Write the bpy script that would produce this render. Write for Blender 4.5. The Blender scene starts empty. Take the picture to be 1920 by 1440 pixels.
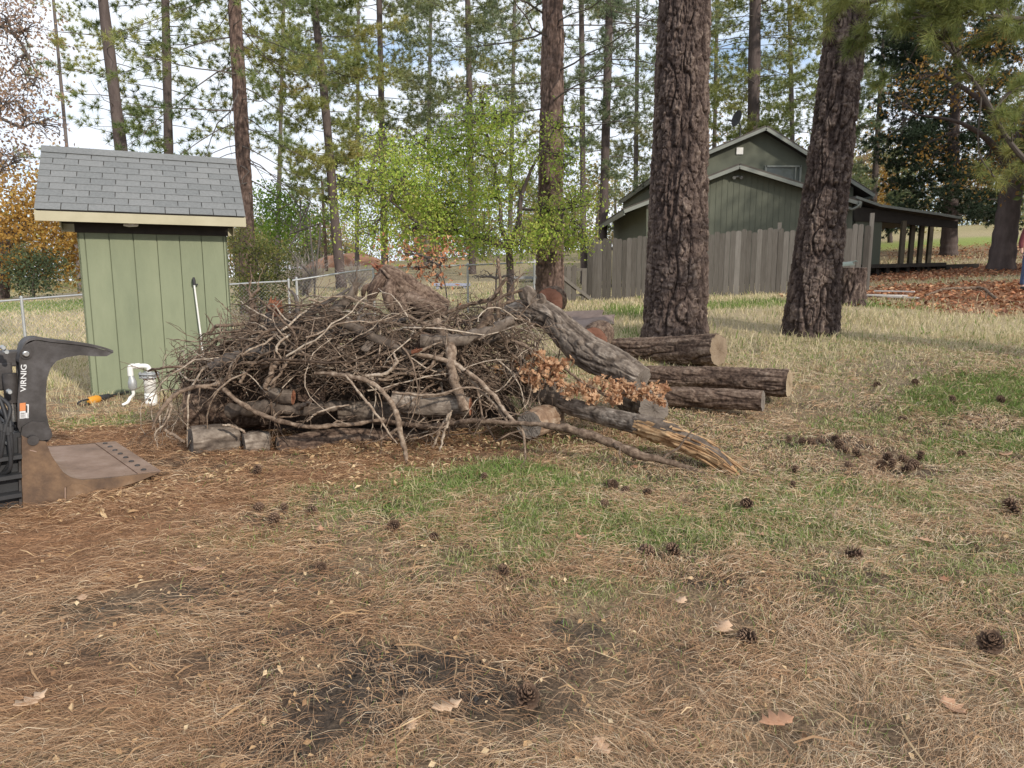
import bpy, math, random
import numpy as np
from mathutils import Vector, Matrix

rng = np.random.default_rng(11)
random.seed(11)
S = bpy.context.scene
COL = S.collection

# ------------------------------------------------------------------ camera
FPX = 1300.0
PITCH = math.atan(0.15)
CAMZ = 1.6
cd = bpy.data.cameras.new('camera')
cd.sensor_width = 36.0
cd.lens = FPX / 1920 * 36.0
cd.clip_start = 0.05
cd.clip_end = 3000
cam = bpy.data.objects.new('camera', cd)
cam.location = (0, 0, CAMZ)
cam.rotation_euler = (math.pi / 2 - PITCH, 0, 0)
COL.objects.link(cam)
S.camera = cam

# ------------------------------------------------------------------ light
SUN_EL = math.radians(26)
SUN_ROT = math.radians(139)
w = bpy.data.worlds.new('World')
S.world = w
w.use_nodes = True
nt = w.node_tree
nt.nodes.clear()
N = nt.nodes.new
L = nt.links.new
sky = N('ShaderNodeTexSky')
sky.sky_type = 'NISHITA'
sky.sun_disc = False
sky.sun_elevation = SUN_EL
sky.sun_rotation = SUN_ROT
tc = N('ShaderNodeTexCoord')
mp = N('ShaderNodeMapping')
mp.inputs['Scale'].default_value = (1.0, 1.0, 3.2)
mp.inputs['Location'].default_value = (3.1, 0.4, 0.2)
L(tc.outputs['Generated'], mp.inputs['Vector'])
nz = N('ShaderNodeTexNoise')
nz.inputs['Scale'].default_value = 2.3
nz.inputs['Detail'].default_value = 9
nz.inputs['Roughness'].default_value = 0.6
L(mp.outputs['Vector'], nz.inputs['Vector'])
rp = N('ShaderNodeValToRGB')
rp.color_ramp.elements[0].position = 0.30
rp.color_ramp.elements[1].position = 0.44
L(nz.outputs['Fac'], rp.inputs['Fac'])
cl = N('ShaderNodeValToRGB')
cl.color_ramp.elements[0].position = 0.45
cl.color_ramp.elements[0].color = (8.2, 8.9, 10.0, 1)
cl.color_ramp.elements[1].position = 0.72
cl.color_ramp.elements[1].color = (9.8, 10.0, 10.4, 1)
L(nz.outputs['Fac'], cl.inputs['Fac'])
skb = N('ShaderNodeVectorMath')
skb.operation = 'MULTIPLY'
skb.inputs[1].default_value = (1.5, 1.6, 1.7)
L(sky.outputs['Color'], skb.inputs[0])
mx = N('ShaderNodeMix')
mx.data_type = 'RGBA'
L(rp.outputs['Color'], mx.inputs['Factor'])
L(skb.outputs['Vector'], mx.inputs['A'])
L(cl.outputs['Color'], mx.inputs['B'])
bg = N('ShaderNodeBackground')
bg.inputs['Strength'].default_value = 0.1
L(mx.outputs['Result'], bg.inputs['Color'])
wo = N('ShaderNodeOutputWorld')
L(bg.outputs['Background'], wo.inputs['Surface'])

sd = bpy.data.lights.new('sun', 'SUN')
sd.energy = 2.9
sd.angle = math.radians(1.6)
sd.color = (1.0, 0.92, 0.81)
sun = bpy.data.objects.new('sun', sd)
sv = Vector((math.sin(SUN_ROT) * math.cos(SUN_EL), math.cos(SUN_ROT) * math.cos(SUN_EL), math.sin(SUN_EL)))
sun.rotation_euler = sv.to_track_quat('Z', 'Y').to_euler()
sun.location = (12, -12, 14)
COL.objects.link(sun)
S.view_settings.view_transform = 'Standard'
S.view_settings.look = 'None'
S.view_settings.exposure = 0.28
S.view_settings.gamma = 1.0
S.view_settings.use_curve_mapping = False
S.cycles.max_bounces = 6
S.cycles.diffuse_bounces = 3
S.cycles.transparent_max_bounces = 4

# ------------------------------------------------------------------ maths helpers
_cp, _sp = math.cos(PITCH), math.sin(PITCH)

def ray(px, py):
    u = (px - 960) / FPX
    v = (720 - py) / FPX
    return np.array([u, _cp + v * _sp, -_sp + v * _cp])

def at(px, py, Y):
    d = ray(px, py)
    return np.array([0, 0, CAMZ]) + d * (Y / d[1])

def on_plane(px, py, p0, n):
    d = ray(px, py)
    o = np.array([0, 0, CAMZ])
    t = np.dot(np.array(p0) - o, n) / np.dot(d, n)
    return o + d * t

def hsh(*k):
    a = 0.0
    for q, c in zip(k, (127.1, 311.7, 74.7, 269.5)):
        a = a + np.asarray(q, float) * c
    s = np.sin(a) * 43758.5453
    return s - np.floor(s)

def vnoise(P, scale=1.0, seed=0.0):
    P = np.asarray(P, float) * scale
    i = np.floor(P)
    f = P - i
    f = f * f * (3 - 2 * f)
    r = 0
    for a in (0, 1):
        for b in (0, 1):
            for c in (0, 1):
                wgt = (f[..., 0] if a else 1 - f[..., 0]) * (f[..., 1] if b else 1 - f[..., 1]) * (f[..., 2] if c else 1 - f[..., 2])
                r = r + wgt * hsh(i[..., 0] + a, i[..., 1] + b, i[..., 2] + c, seed)
    return r

def fbm(P, scale=1.0, seed=0.0, octv=4):
    r, amp, tot = 0, 1.0, 0
    for o in range(octv):
        r = r + amp * vnoise(P, scale * 2 ** o, seed + o)
        tot += amp
        amp *= 0.5
    return r / tot

def n2(X, Y, scale, seed=0, octv=3):
    X = np.asarray(X, float)
    return fbm(np.stack([X, np.asarray(Y, float), np.zeros_like(X)], -1), scale, seed, octv)

def unit(v):
    v = np.asarray(v, float)
    return v / (np.linalg.norm(v, axis=-1, keepdims=True) + 1e-9)

def sstep(a, b, x):
    t = np.clip((x - a) / (b - a), 0, 1)
    return t * t * (3 - 2 * t)

# ------------------------------------------------------------------ terrain
_c = []
for X in (-9, -5, -2, 0, 2, 5, 9):
    for Y in (0.5, 3, 5.2):
        _c.append((X, Y, 0))
_c += [(-5.7, 7, 0), (-3, 7, 0), (0, 7, 0), (2, 7.2, .05), (5, 7, .12), (-5.8, 9.5, 0), (-3.9, 10.2, .02), (-1, 9, .06), (-8, 9, 0)]
for q in [(1365, 690, 9.5), (1485, 748, 8.4), (1265, 632, 11.3), (1515, 626, 11.2), (1103, 563, 21.5), (1485, 551, 19.6), (1622, 549, 18.8),
          (1800, 580, 14), (1800, 500, 27), (1750, 448, 45), (1900, 542, 17), (930, 580, 18.5), (900, 502, 45), (600, 540, 35), (600, 500, 60),
          (540, 622, 16), (40, 662, 15), (40, 556, 48), (150, 556, 60), (1592, 572, 14.5), (1850, 700, 8.2), (1640, 517, 26)]:
    _c.append(tuple(at(*q)))
_c += [(-45, 80, .8), (0, 95, 4.5), (50, 90, 8), (60, 60, 7), (-60, 40, 0), (40, 10, 1.6), (-40, 5, 0), (40, 30, 3.2), (-60, 120, 1), (60, 120, 9), (0, 130, 5.5),
       (0, -12, 0), (20, -12, 0), (-20, -12, 0)]
_c = np.array(_c)

def _U(r2):
    return r2 * np.log(r2 + 1e-9)

def _tps():
    n = len(_c)
    d2 = ((_c[:, None, :2] - _c[None, :, :2]) ** 2).sum(-1)
    A = np.zeros((n + 3, n + 3))
    A[:n, :n] = _U(d2) + np.eye(n) * 0.6
    A[:n, n] = 1
    A[:n, n + 1:] = _c[:, :2]
    A[n:, :n] = A[:n, n:].T
    b = np.zeros(n + 3)
    b[:n] = _c[:, 2]
    return np.linalg.solve(A, b)

_tw = _tps()

def hsmooth(X, Y):
    X = np.clip(np.asarray(X, float), -60, 60)
    Y = np.clip(np.asarray(Y, float), -12, 125)
    sh = X.shape
    X = X.ravel(); Y = Y.ravel()
    out = np.zeros(len(X))
    for k in range(0, len(X), 60000):
        x, y = X[k:k + 60000], Y[k:k + 60000]
        d2 = (x[:, None] - _c[:, 0]) ** 2 + (y[:, None] - _c[:, 1]) ** 2
        out[k:k + 60000] = _U(d2) @ _tw[:-3] + _tw[-3] + _tw[-2] * x + _tw[-1] * y
    return out.reshape(sh)

def hgt(X, Y):
    X = np.asarray(X, float); Y = np.asarray(Y, float)
    return hsmooth(X, Y) + 0.05 * (n2(X, Y, 0.9, 3) - 0.5) + 0.05 * (n2(X, Y, 4.5, 5, 3) - 0.5)

def hz(x, y):
    return float(hgt(np.array([x]), np.array([y]))[0])

def G(px, py):
    d = ray(px, py)
    t0, t = 1.0, 1.0
    for t in np.concatenate([np.arange(1, 12, .15), np.arange(12, 120, 1.0)]):
        p = np.array([0, 0, CAMZ]) + d * t
        if p[2] < float(hsmooth(p[0], p[1])):
            break
        t0 = t
    for _ in range(18):
        m = (t0 + t) / 2
        p = np.array([0, 0, CAMZ]) + d * m
        if p[2] < float(hsmooth(p[0], p[1])):
            t = m
        else:
            t0 = m
    return np.array([p[0], p[1], hz(p[0], p[1])])

# ------------------------------------------------------------------ mesh builder
class MB:
    def __init__(self):
        self.v, self.f, self.m, self.t, self.n = [], [], [], [], 0

    def add(self, v, f, mat=0, tone=0.5):
        v = np.asarray(v, float).reshape(-1, 3)
        f = np.asarray(f, np.int64)
        self.v.append(v)
        self.f.append(f + self.n)
        self.m.append(np.full(len(f), mat, np.int32))
        self.t.append(np.broadcast_to(np.asarray(tone, float), (len(v),)).copy())
        self.n += len(v)
        return self

    def tri_list(self, pts, mat=0, tone=0.5):
        pts = np.asarray(pts, float)
        m, k = pts.shape[0], pts.shape[1]
        f = np.arange(m * k).reshape(m, k)
        tone = np.repeat(np.broadcast_to(np.asarray(tone, float), (m,)), k)
        return self.add(pts.reshape(-1, 3), f, mat, tone)

    def tube(self, path, rad, seg=6, mat=0, tone=0.5, cap=True):
        P = np.asarray(path, float)
        n = len(P)
        R = np.broadcast_to(np.asarray(rad, float), (n,))
        T = unit(np.gradient(P, axis=0))
        a = np.array([0, 0, 1.0]) if abs(T[0][2]) < 0.9 else np.array([1.0, 0, 0])
        U = np.zeros((n, 3))
        for i in range(n):
            a = a - T[i] * np.dot(a, T[i])
            a = a / (np.linalg.norm(a) + 1e-9)
            U[i] = a
        V = np.cross(T, U)
        th = np.linspace(0, 2 * math.pi, seg, endpoint=False)
        ring = (np.cos(th)[None, :, None] * U[:, None] + np.sin(th)[None, :, None] * V[:, None]) * R[:, None, None] + P[:, None]
        i, j = np.meshgrid(np.arange(n - 1), np.arange(seg), indexing='ij')
        j2 = (j + 1) % seg
        q = np.stack([i * seg + j, i * seg + j2, (i + 1) * seg + j2, (i + 1) * seg + j], -1).reshape(-1, 4)
        tt = np.repeat(np.broadcast_to(np.asarray(tone, float), (n,)), seg)
        self.add(ring.reshape(-1, 3), q, mat, tt)
        if cap:
            for e, c in ((0, P[0]), (n - 1, P[-1])):
                vv = np.vstack([ring[e], c[None]])
                k = np.arange(seg)
                ff = np.stack([k, (k + 1) % seg, np.full(seg, seg)], -1)
                if e == 0:
                    ff = ff[:, ::-1]
                self.add(vv, ff, mat, float(tt[e * seg]))
        return self

    def prism(self, poly, off, mat=0, tone=0.5):
        """polygon (n,3) extruded by vector off; polygon fan-safe as one ngon"""
        P = np.asarray(poly, float)
        n = len(P)
        v = np.vstack([P, P + np.asarray(off, float)])
        self.add(v, [list(range(n))[::-1]], mat, tone)
        self.add(v, [list(range(n, 2 * n))], mat, tone)
        k = np.arange(n)
        self.add(v, np.stack([k, (k + 1) % n, (k + 1) % n + n, k + n], -1), mat, tone)
        return self

    def box(self, c, ax, ay, az, hx, hy, hz_, mat=0, tone=0.5):
        c = np.asarray(c, float)
        ax, ay, az = (np.asarray(q, float) for q in (ax, ay, az))
        v = [c + sx * hx * ax + sy * hy * ay + sz * hz_ * az for sx in (-1, 1) for sy in (-1, 1) for sz in (-1, 1)]
        f = [(0, 1, 3, 2), (4, 6, 7, 5), (0, 4, 5, 1), (2, 3, 7, 6), (0, 2, 6, 4), (1, 5, 7, 3)]
        return self.add(v, f, mat, tone)

    def build(self, name, mats, parent=None, smooth=True, bevel=0):
        me = bpy.data.meshes.new(name)
        V = np.vstack(self.v)
        T = np.concatenate(self.t)
        lens = np.concatenate([np.full(len(f), f.shape[1]) for f in self.f])
        loops = np.concatenate([f.ravel() for f in self.f])
        mi = np.concatenate(self.m)
        me.vertices.add(len(V))
        me.vertices.foreach_set('co', V.ravel().astype(np.float32))
        me.loops.add(len(loops))
        me.loops.foreach_set('vertex_index', loops.astype(np.int32))
        me.polygons.add(len(lens))
        me.polygons.foreach_set('loop_start', (np.cumsum(lens) - lens).astype(np.int32))
        me.polygons.foreach_set('material_index', mi)
        me.polygons.foreach_set('use_smooth', np.full(len(lens), smooth))
        if not isinstance(mats, (list, tuple)):
            mats = [mats]
        for q in mats:
            me.materials.append(q)
        a = me.attributes.new('tone', 'FLOAT', 'POINT')
        a.data.foreach_set('value', T.astype(np.float32))
        me.update(calc_edges=True)
        me.validate()
        o = bpy.data.objects.new(name, me)
        COL.objects.link(o)
        if parent is not None:
            o.parent = parent
            pw = parent.location.copy()
            par = parent.parent
            while par is not None:
                pw += par.location
                par = par.parent
            me.transform(Matrix.Translation(-pw))
        if bevel:
            b = o.modifiers.new('bevel', 'BEVEL')
            b.width = bevel
            b.segments = 2
            b.limit_method = 'ANGLE'
        return o

def thing(name, loc, label, cat, group=None):
    o = bpy.data.objects.new(name, None)
    o.empty_display_size = 0.1
    o.location = loc
    COL.objects.link(o)
    return tag(o, label, cat, group)

def tag(o, label=None, cat=None, group=None, kind=None):
    if label: o['label'] = label
    if cat: o['category'] = cat
    if group: o['group'] = group
    if kind: o['kind'] = kind
    return o

def spline(pts, n):
    """Catmull-Rom through rows of pts, any number of columns"""
    P = np.asarray(pts, float)
    if len(P) == 2:
        t = np.linspace(0, 1, n)[:, None]
        return P[0] * (1 - t) + P[1] * t
    Q = np.vstack([2 * P[0] - P[1], P, 2 * P[-1] - P[-2]])
    u = np.linspace(0, len(P) - 1 - 1e-6, n)
    i = u.astype(int)
    t = (u - i)[:, None]
    a, b, c, d = Q[i], Q[i + 1], Q[i + 2], Q[i + 3]
    return 0.5 * (2 * b + (c - a) * t + (2 * a - 5 * b + 4 * c - d) * t ** 2 + (3 * b - a - 3 * c + d) * t ** 3)

# ------------------------------------------------------------------ materials
def mat(name, ramp, tone_w=0.5, noise_w=0.5, scale=8.0, detail=5, rough=0.85, bump=0.0, bscale=None, stretch=(1, 1, 1), metal=0.0, transl=0.0, spec=0.3, coord='Object'):
    m = bpy.data.materials.new(name)
    m.use_nodes = True
    t = m.node_tree
    t.nodes.clear()
    n = t.nodes.new
    l = t.links.new
    out = n('ShaderNodeOutputMaterial')
    tcn = n('ShaderNodeTexCoord')
    mpn = n('ShaderNodeMapping')
    mpn.inputs['Scale'].default_value = stretch
    l(tcn.outputs[coord], mpn.inputs['Vector'])
    no = n('ShaderNodeTexNoise')
    no.inputs['Scale'].default_value = scale
    no.inputs['Detail'].default_value = detail
    no.inputs['Roughness'].default_value = 0.65
    l(mpn.outputs['Vector'], no.inputs['Vector'])
    at_ = n('ShaderNodeAttribute')
    at_.attribute_name = 'tone'
    m1 = n('ShaderNodeMath'); m1.operation = 'MULTIPLY_ADD'
    m1.inputs[1].default_value = tone_w
    m1.inputs[2].default_value = 0.5 - tone_w * 0.5 - noise_w * 0.5 * 1.6
    l(at_.outputs['Fac'], m1.inputs[0])
    m2 = n('ShaderNodeMath'); m2.operation = 'MULTIPLY_ADD'
    m2.inputs[1].default_value = noise_w * 1.6
    l(no.outputs['Fac'], m2.inputs[0])
    l(m1.outputs[0], m2.inputs[2])
    r = n('ShaderNodeValToRGB')
    el = r.color_ramp.elements
    while len(el) < len(ramp):
        el.new(0.5)
    for e, (p, c) in zip(el, ramp):
        e.position = p
        e.color = (*c, 1)
    l(m2.outputs[0], r.inputs['Fac'])
    p = n('ShaderNodeBsdfPrincipled')
    p.inputs['Roughness'].default_value = rough
    p.inputs['Metallic'].default_value = metal
    p.inputs['Specular IOR Level'].default_value = spec
    l(r.outputs['Color'], p.inputs['Base Color'])
    if bump:
        b = n('ShaderNodeBump')
        b.inputs['Strength'].default_value = 1.0
        b.inputs['Distance'].default_value = bump
        n3 = n('ShaderNodeTexNoise')
        n3.inputs['Scale'].default_value = bscale or scale * 3
        n3.inputs['Detail'].default_value = 6
        l(mpn.outputs['Vector'], n3.inputs['Vector'])
        l(n3.outputs['Fac'], b.inputs['Height'])
        l(b.outputs['Normal'], p.inputs['Normal'])
    if transl:
        tr = n('ShaderNodeBsdfTranslucent')
        l(r.outputs['Color'], tr.inputs['Color'])
        ms = n('ShaderNodeMixShader')
        ms.inputs['Fac'].default_value = transl
        l(p.outputs[0], ms.inputs[1])
        l(tr.outputs[0], ms.inputs[2])
        l(ms.outputs[0], out.inputs['Surface'])
    else:
        l(p.outputs[0], out.inputs['Surface'])
    return m

# ================================================================== SETTING
def blobs(lst):
    r = []
    for px, py, rx, ry, wt in lst:
        g = G(px, py)
        r.append((g[0], g[1], rx, ry, wt))
    return r

DARK = blobs([(770, 1250, .33, .16, .9), (630, 1290, .16, .10, .8), (640, 1350, .2, .08, .8), (900, 1290, .22, .11, .75), (1080, 1180, .25, .12, .7), (560, 1400, .2, .08, .6), (1410, 1092, .34, .09, .75), (430, 1105, .45, .16, .5), (60, 1150, .5, .16, .5),
              (250, 1140, .4, .1, .5), (940, 1170, .22, .10, .75), (860, 985, .25, .10, .5), (1850, 1120, .3, .1, .35), (980, 1330, .3, .1, .4), (560, 1190, .2, .06, .5),
              (1500, 835, .8, .16, .45), (1690, 885, .6, .12, .5)])
DIRT = blobs([(250, 930, 1.1, .55, 1), (60, 1000, 1.0, .5, 1), (560, 890, .9, .4, 1), (330, 1010, .9, .3, .7), (200, 820, 1.0, .5, .9), (700, 865, .8, .35, .9), (100, 1060, .9, .3, .8), (100, 1300, .7, .25, .4), (450, 830, 2.0, .7, .9), (780, 830, 1.3, .7, .8), (1100, 830, .9, .4, .5)])
GREEN = blobs([(900, 900, 1.3, .5, .7), (1200, 985, 1.3, .45, .5), (1500, 930, 1.0, .5, .4), (950, 885, .55, .28, 1), (800, 910, .45, .24, .7), (1050, 950, .45, .2, .6), (700, 950, .5, .2, .5), (450, 1010, .35, .14, .55), (1150, 1000, .6, .24, .5), (1850, 745, 1.0, .55, 1), (1880, 830, .7, .35, .8),
               (1620, 790, .5, .3, .5), (1800, 860, .35, .2, .5), (1390, 572, 1.8, .9, 1.0), (1190, 585, .9, 1.0, 1), (1660, 575, 1.0, .7, .9), (1210, 625, .8, .6, .6), (1780, 455, 9, 3, 1), (60, 575, 8, 3, .9), (900, 560, 4, 2.5, .3),
               (960, 1050, .5, .15, .4), (1300, 960, .6, .2, .35), (1560, 1000, .5, .2, .35), (1100, 1100, .4, .15, .25), (180, 790, .6, .4, .5)])
LEAF = blobs([(1780, 545, 3.2, 3.0, 1), (1900, 545, 3.2, 3.2, 1), (1850, 575, 2.2, 1.4, .7), (1680, 520, 2.2, 2.5, 1), (1820, 510, 3.5, 3.0, 1), (1880, 470, 6, 5, .55)])

def zone(bl, X, Y, soft=1.0, seed=0, edge=.45):
    r = np.zeros_like(X)
    nn = n2(X, Y, 1.6, seed, 4) - 0.5 + 0.6 * (n2(X, Y, 7, seed + 9, 3) - 0.5)
    for bx, by, rx, ry, wt in bl:
        d = np.sqrt(((X - bx) / rx) ** 2 + ((Y - by) / ry) ** 2)
        r = np.maximum(r, wt * sstep(1 + edge, 1 - edge, d + nn * 1.3 * soft))
    return r

def zones(X, Y):
    dk = zone(DARK, X, Y, 1.35, 1, .2)
    di = zone(DIRT, X, Y, .8, 2)
    gr = zone(GREEN, X, Y, 1.0, 3) * (1 - .8 * di)
    lf = zone(LEAF, X, Y, .6, 4)
    st = sstep(7.0, 10.5, Y + 1.2 * (n2(X, Y, .5, 8) - .5)) * (1 - .85 * lf) * (1 - .9 * di)
    return dk, di, gr, lf, st

def lerp(a, b, t):
    return a * (1 - t[..., None]) + np.array(b) * t[..., None]

def make_ground():
    def axis(lo, hi, fine0, fine1, step, g):
        a = list(np.arange(fine0, fine1, step))
        s = step
        x = a[0]
        left = []
        while x > lo:
            s *= g
            x -= s
            left.append(x)
        s = step
        x = a[-1]
        right = []
        while x < hi:
            s *= g
            x += s
            right.append(x)
        return np.array(left[::-1] + a + right)
    xs = axis(-420, 420, -7, 7, .05, 1.09)
    ys = axis(-60, 700, 1.2, 9.5, .045, 1.07)
    X, Y = np.meshgrid(xs, ys)
    dk, di, gr, lf, st = zones(X, Y)
    Z = hgt(X, Y) + .035 * (n2(X, Y, 14, 21, 2) - .5) * sstep(14, 8, Y)
    Z = Z - .025 * dk
    v = np.stack([X, Y, Z], -1).reshape(-1, 3)
    h, wd = X.shape
    i, j = np.meshgrid(np.arange(h - 1), np.arange(wd - 1), indexing='ij')
    f = np.stack([i * wd + j, i * wd + j + 1, (i + 1) * wd + j + 1, (i + 1) * wd + j], -1).reshape(-1, 4)
    b = MB()
    b.add(v, f, 0, 0.5)
    n1 = n2(X, Y, 2.2, 31, 4)
    c = np.zeros(X.shape + (3,)) + np.array((.155, .108, .072))
    c = lerp(c, (.23, .165, .105), sstep(.42, .7, n1))
    c = lerp(c, (.10, .07, .05), sstep(.48, .3, n1))
    c = lerp(c, (.28, .15, .08), di * .85)
    c = lerp(c, (.46, .38, .25), st * .85)
    c = lerp(c, (.19, .24, .07), gr * .55)
    c = lerp(c, (.27, .13, .07), lf * .8)
    c = lerp(c, (.045, .038, .034), dk * .92)
    far = sstep(30, 60, Y)
    c = lerp(c, (.33, .29, .13), far * (1 - gr) * .6)
    c = lerp(c, (.27, .34, .08), gr * sstep(22, 36, Y) * .8)
    m = bpy.data.materials.new('ground_soil')
    m.use_nodes = True
    t = m.node_tree
    p = t.nodes['Principled BSDF']
    p.inputs['Roughness'].default_value = .95
    p.inputs['Specular IOR Level'].default_value = .15
    a = t.nodes.new('ShaderNodeAttribute'); a.attribute_name = 'col'
    tcn = t.nodes.new('ShaderNodeTexCoord')
    no = t.nodes.new('ShaderNodeTexNoise'); no.inputs['Scale'].default_value = 55; no.inputs['Detail'].default_value = 6; no.inputs['Roughness'].default_value = .75
    t.links.new(tcn.outputs['Object'], no.inputs['Vector'])
    r = t.nodes.new('ShaderNodeValToRGB')
    r.color_ramp.elements[0].position = .32; r.color_ramp.elements[0].color = (.35, .33, .32, 1)
    r.color_ramp.elements[1].position = .68; r.color_ramp.elements[1].color = (1.5, 1.48, 1.42, 1)
    t.links.new(no.outputs['Fac'], r.inputs['Fac'])
    mu = t.nodes.new('ShaderNodeMix'); mu.data_type = 'RGBA'; mu.blend_type = 'MULTIPLY'; mu.inputs['Factor'].default_value = 1
    t.links.new(a.outputs['Color'], mu.inputs['A']); t.links.new(r.outputs['Color'], mu.inputs['B'])
    t.links.new(mu.outputs['Result'], p.inputs['Base Color'])
    bp = t.nodes.new('ShaderNodeBump'); bp.inputs['Distance'].default_value = .03
    n4 = t.nodes.new('ShaderNodeTexNoise'); n4.inputs['Scale'].default_value = 30; n4.inputs['Detail'].default_value = 8
    t.links.new(tcn.outputs['Object'], n4.inputs['Vector'])
    t.links.new(n4.outputs['Fac'], bp.inputs['Height']); t.links.new(bp.outputs['Normal'], p.inputs['Normal'])
    o = b.build('ground', m)
    ca = o.data.attributes.new('col', 'FLOAT_COLOR', 'POINT')
    ca.data.foreach_set('color', np.concatenate([c.reshape(-1, 3), np.ones((c.size // 3, 1))], 1).ravel().astype(np.float32))
    tag(o, kind='structure')

make_ground()

def strips(c, ang, ln, curve, wd, lift, tilt, tone, b, mat_=0):
    """flat curved needles lying at c (N,3)"""
    n = len(c)
    d = np.stack([np.cos(ang), np.sin(ang), np.zeros(n)], -1)
    s = np.stack([-np.sin(ang), np.cos(ang), np.zeros(n)], -1)
    pts = []
    for u in (-1.0, 0.0, 1.0):
        pos = c + d * (u * ln / 2)[:, None] + s * (curve * ln * (u * u))[:, None]
        pos[:, 2] = hgt(pos[:, 0], pos[:, 1]) + lift + tilt * u * ln * .5 + .012 * (1 - u * u)
        pts.append(pos)
    roll = rng.uniform(-.9, .9, n)
    sw = s * np.cos(roll)[:, None] + np.array([0, 0, 1.0]) * np.sin(roll)[:, None]
    v = []
    for k, pos in enumerate(pts):
        ww = (wd * (.5, .9, .35)[k])[:, None] * .5
        v += [pos - sw * ww, pos + sw * ww]
    v = np.stack(v, 1).reshape(-1, 3)
    k = np.arange(n)[:, None] * 6
    f = np.concatenate([k + np.array([[0, 1, 3, 2]]), k + np.array([[2, 3, 5, 4]])])
    b.add(v, f, mat_, np.repeat(tone, 6))

M_needle = mat('dry_needles', [(0, (.10, .055, .032)), (.25, (.24, .125, .065)), (.5, (.40, .235, .125)), (.75, (.53, .37, .23)), (1, (.64, .53, .38))], .9, .12, 3, rough=.7, spec=.3)

def litter():
    b = MB()
    n = 500000
    Y = np.exp(rng.uniform(math.log(1.25), math.log(10.5), n))
    X = rng.uniform(-1, 1, n) * (.80 * Y + 2.0)
    dk, di, gr, lf, st = zones(X, Y)
    cl = n2(X, Y, 3.0, 51, 3)
    keep = rng.random(n) < np.clip((.34 + 1.9 * (cl - .4)) * (1 - .72 * dk) * (1 - .55 * gr) * (1 - .8 * st), .05, 1)
    X, Y, di, gr = X[keep], Y[keep], di[keep], gr[keep]
    n = len(X)
    # swaths share a direction
    flow = n2(X, Y, 1.1, 61, 2) * 7.0
    ang = np.where(rng.random(n) < .55, flow + rng.normal(0, .45, n), rng.uniform(0, 6.28, n))
    left = sstep(0.3, -1.6, X - .1 * Y)
    ang = np.where(rng.random(n) < left * .6, rng.normal(.25, .3, n), ang)
    ln = rng.uniform(.04, .145, n)
    wd = np.maximum(.0013, .00066 * Y) * rng.uniform(.7, 1.4, n)
    tone = np.clip(rng.normal(.50, .2, n) + .08 * (n2(X, Y, 2, 71) - .5) * 4 - .14 * di + .16 * sstep(-.9, 1.2, X), 0, 1)
    strips(np.stack([X, Y, np.zeros(n)], -1), ang, ln, rng.normal(0, .13, n), wd, rng.uniform(.002, .035, n), rng.normal(0, .12, n), tone, b)
    o = b.build('pine_needle_litter', M_needle, smooth=False)
    tag(o, 'tan and rust dry pine needles strewn thick over the bare foreground', 'pine needles', kind='stuff')
litter()

def blades(X, Y, h, wd, lean, tone, b, droop=.5):
    n = len(X)
    z = hgt(X, Y) - .01
    a = rng.uniform(0, 6.28, n)
    side = np.stack([np.cos(a), np.sin(a), np.zeros(n)], -1) * wd[:, None]
    la = rng.uniform(0, 6.28, n)
    ld = np.stack([np.cos(la), np.sin(la), np.zeros(n)], -1) * (lean * h)[:, None]
    base = np.stack([X, Y, z], -1)
    up = np.array([0, 0, 1.0])
    mid = base + up * (h * .6)[:, None] + ld * .35
    tip = base + up * (h * (1 - droop * lean * .5))[:, None] + ld
    v = np.stack([base - side, base + side, mid - side * .7, mid + side * .7, tip], 1).reshape(-1, 3)
    k = np.arange(n)[:, None] * 5
    b.add(v, k + np.array([[0, 1, 3, 2]]), 0, np.repeat(tone, 5))
    b.add(np.zeros((0, 3)), np.zeros((0, 3), int))
    off = b.n - n * 5
    b.f.append(k + np.array([[2, 3, 4]]) + off)
    b.m.append(np.zeros(n, np.int32))

M_grass = mat('grass_blades', [(0, (.08, .14, .03)), (.25, (.18, .27, .06)), (.45, (.31, .34, .13)), (.62, (.46, .40, .22)), (1, (.70, .60, .40))], 1.0, .1, 2, rough=.7, transl=.3)

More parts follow.
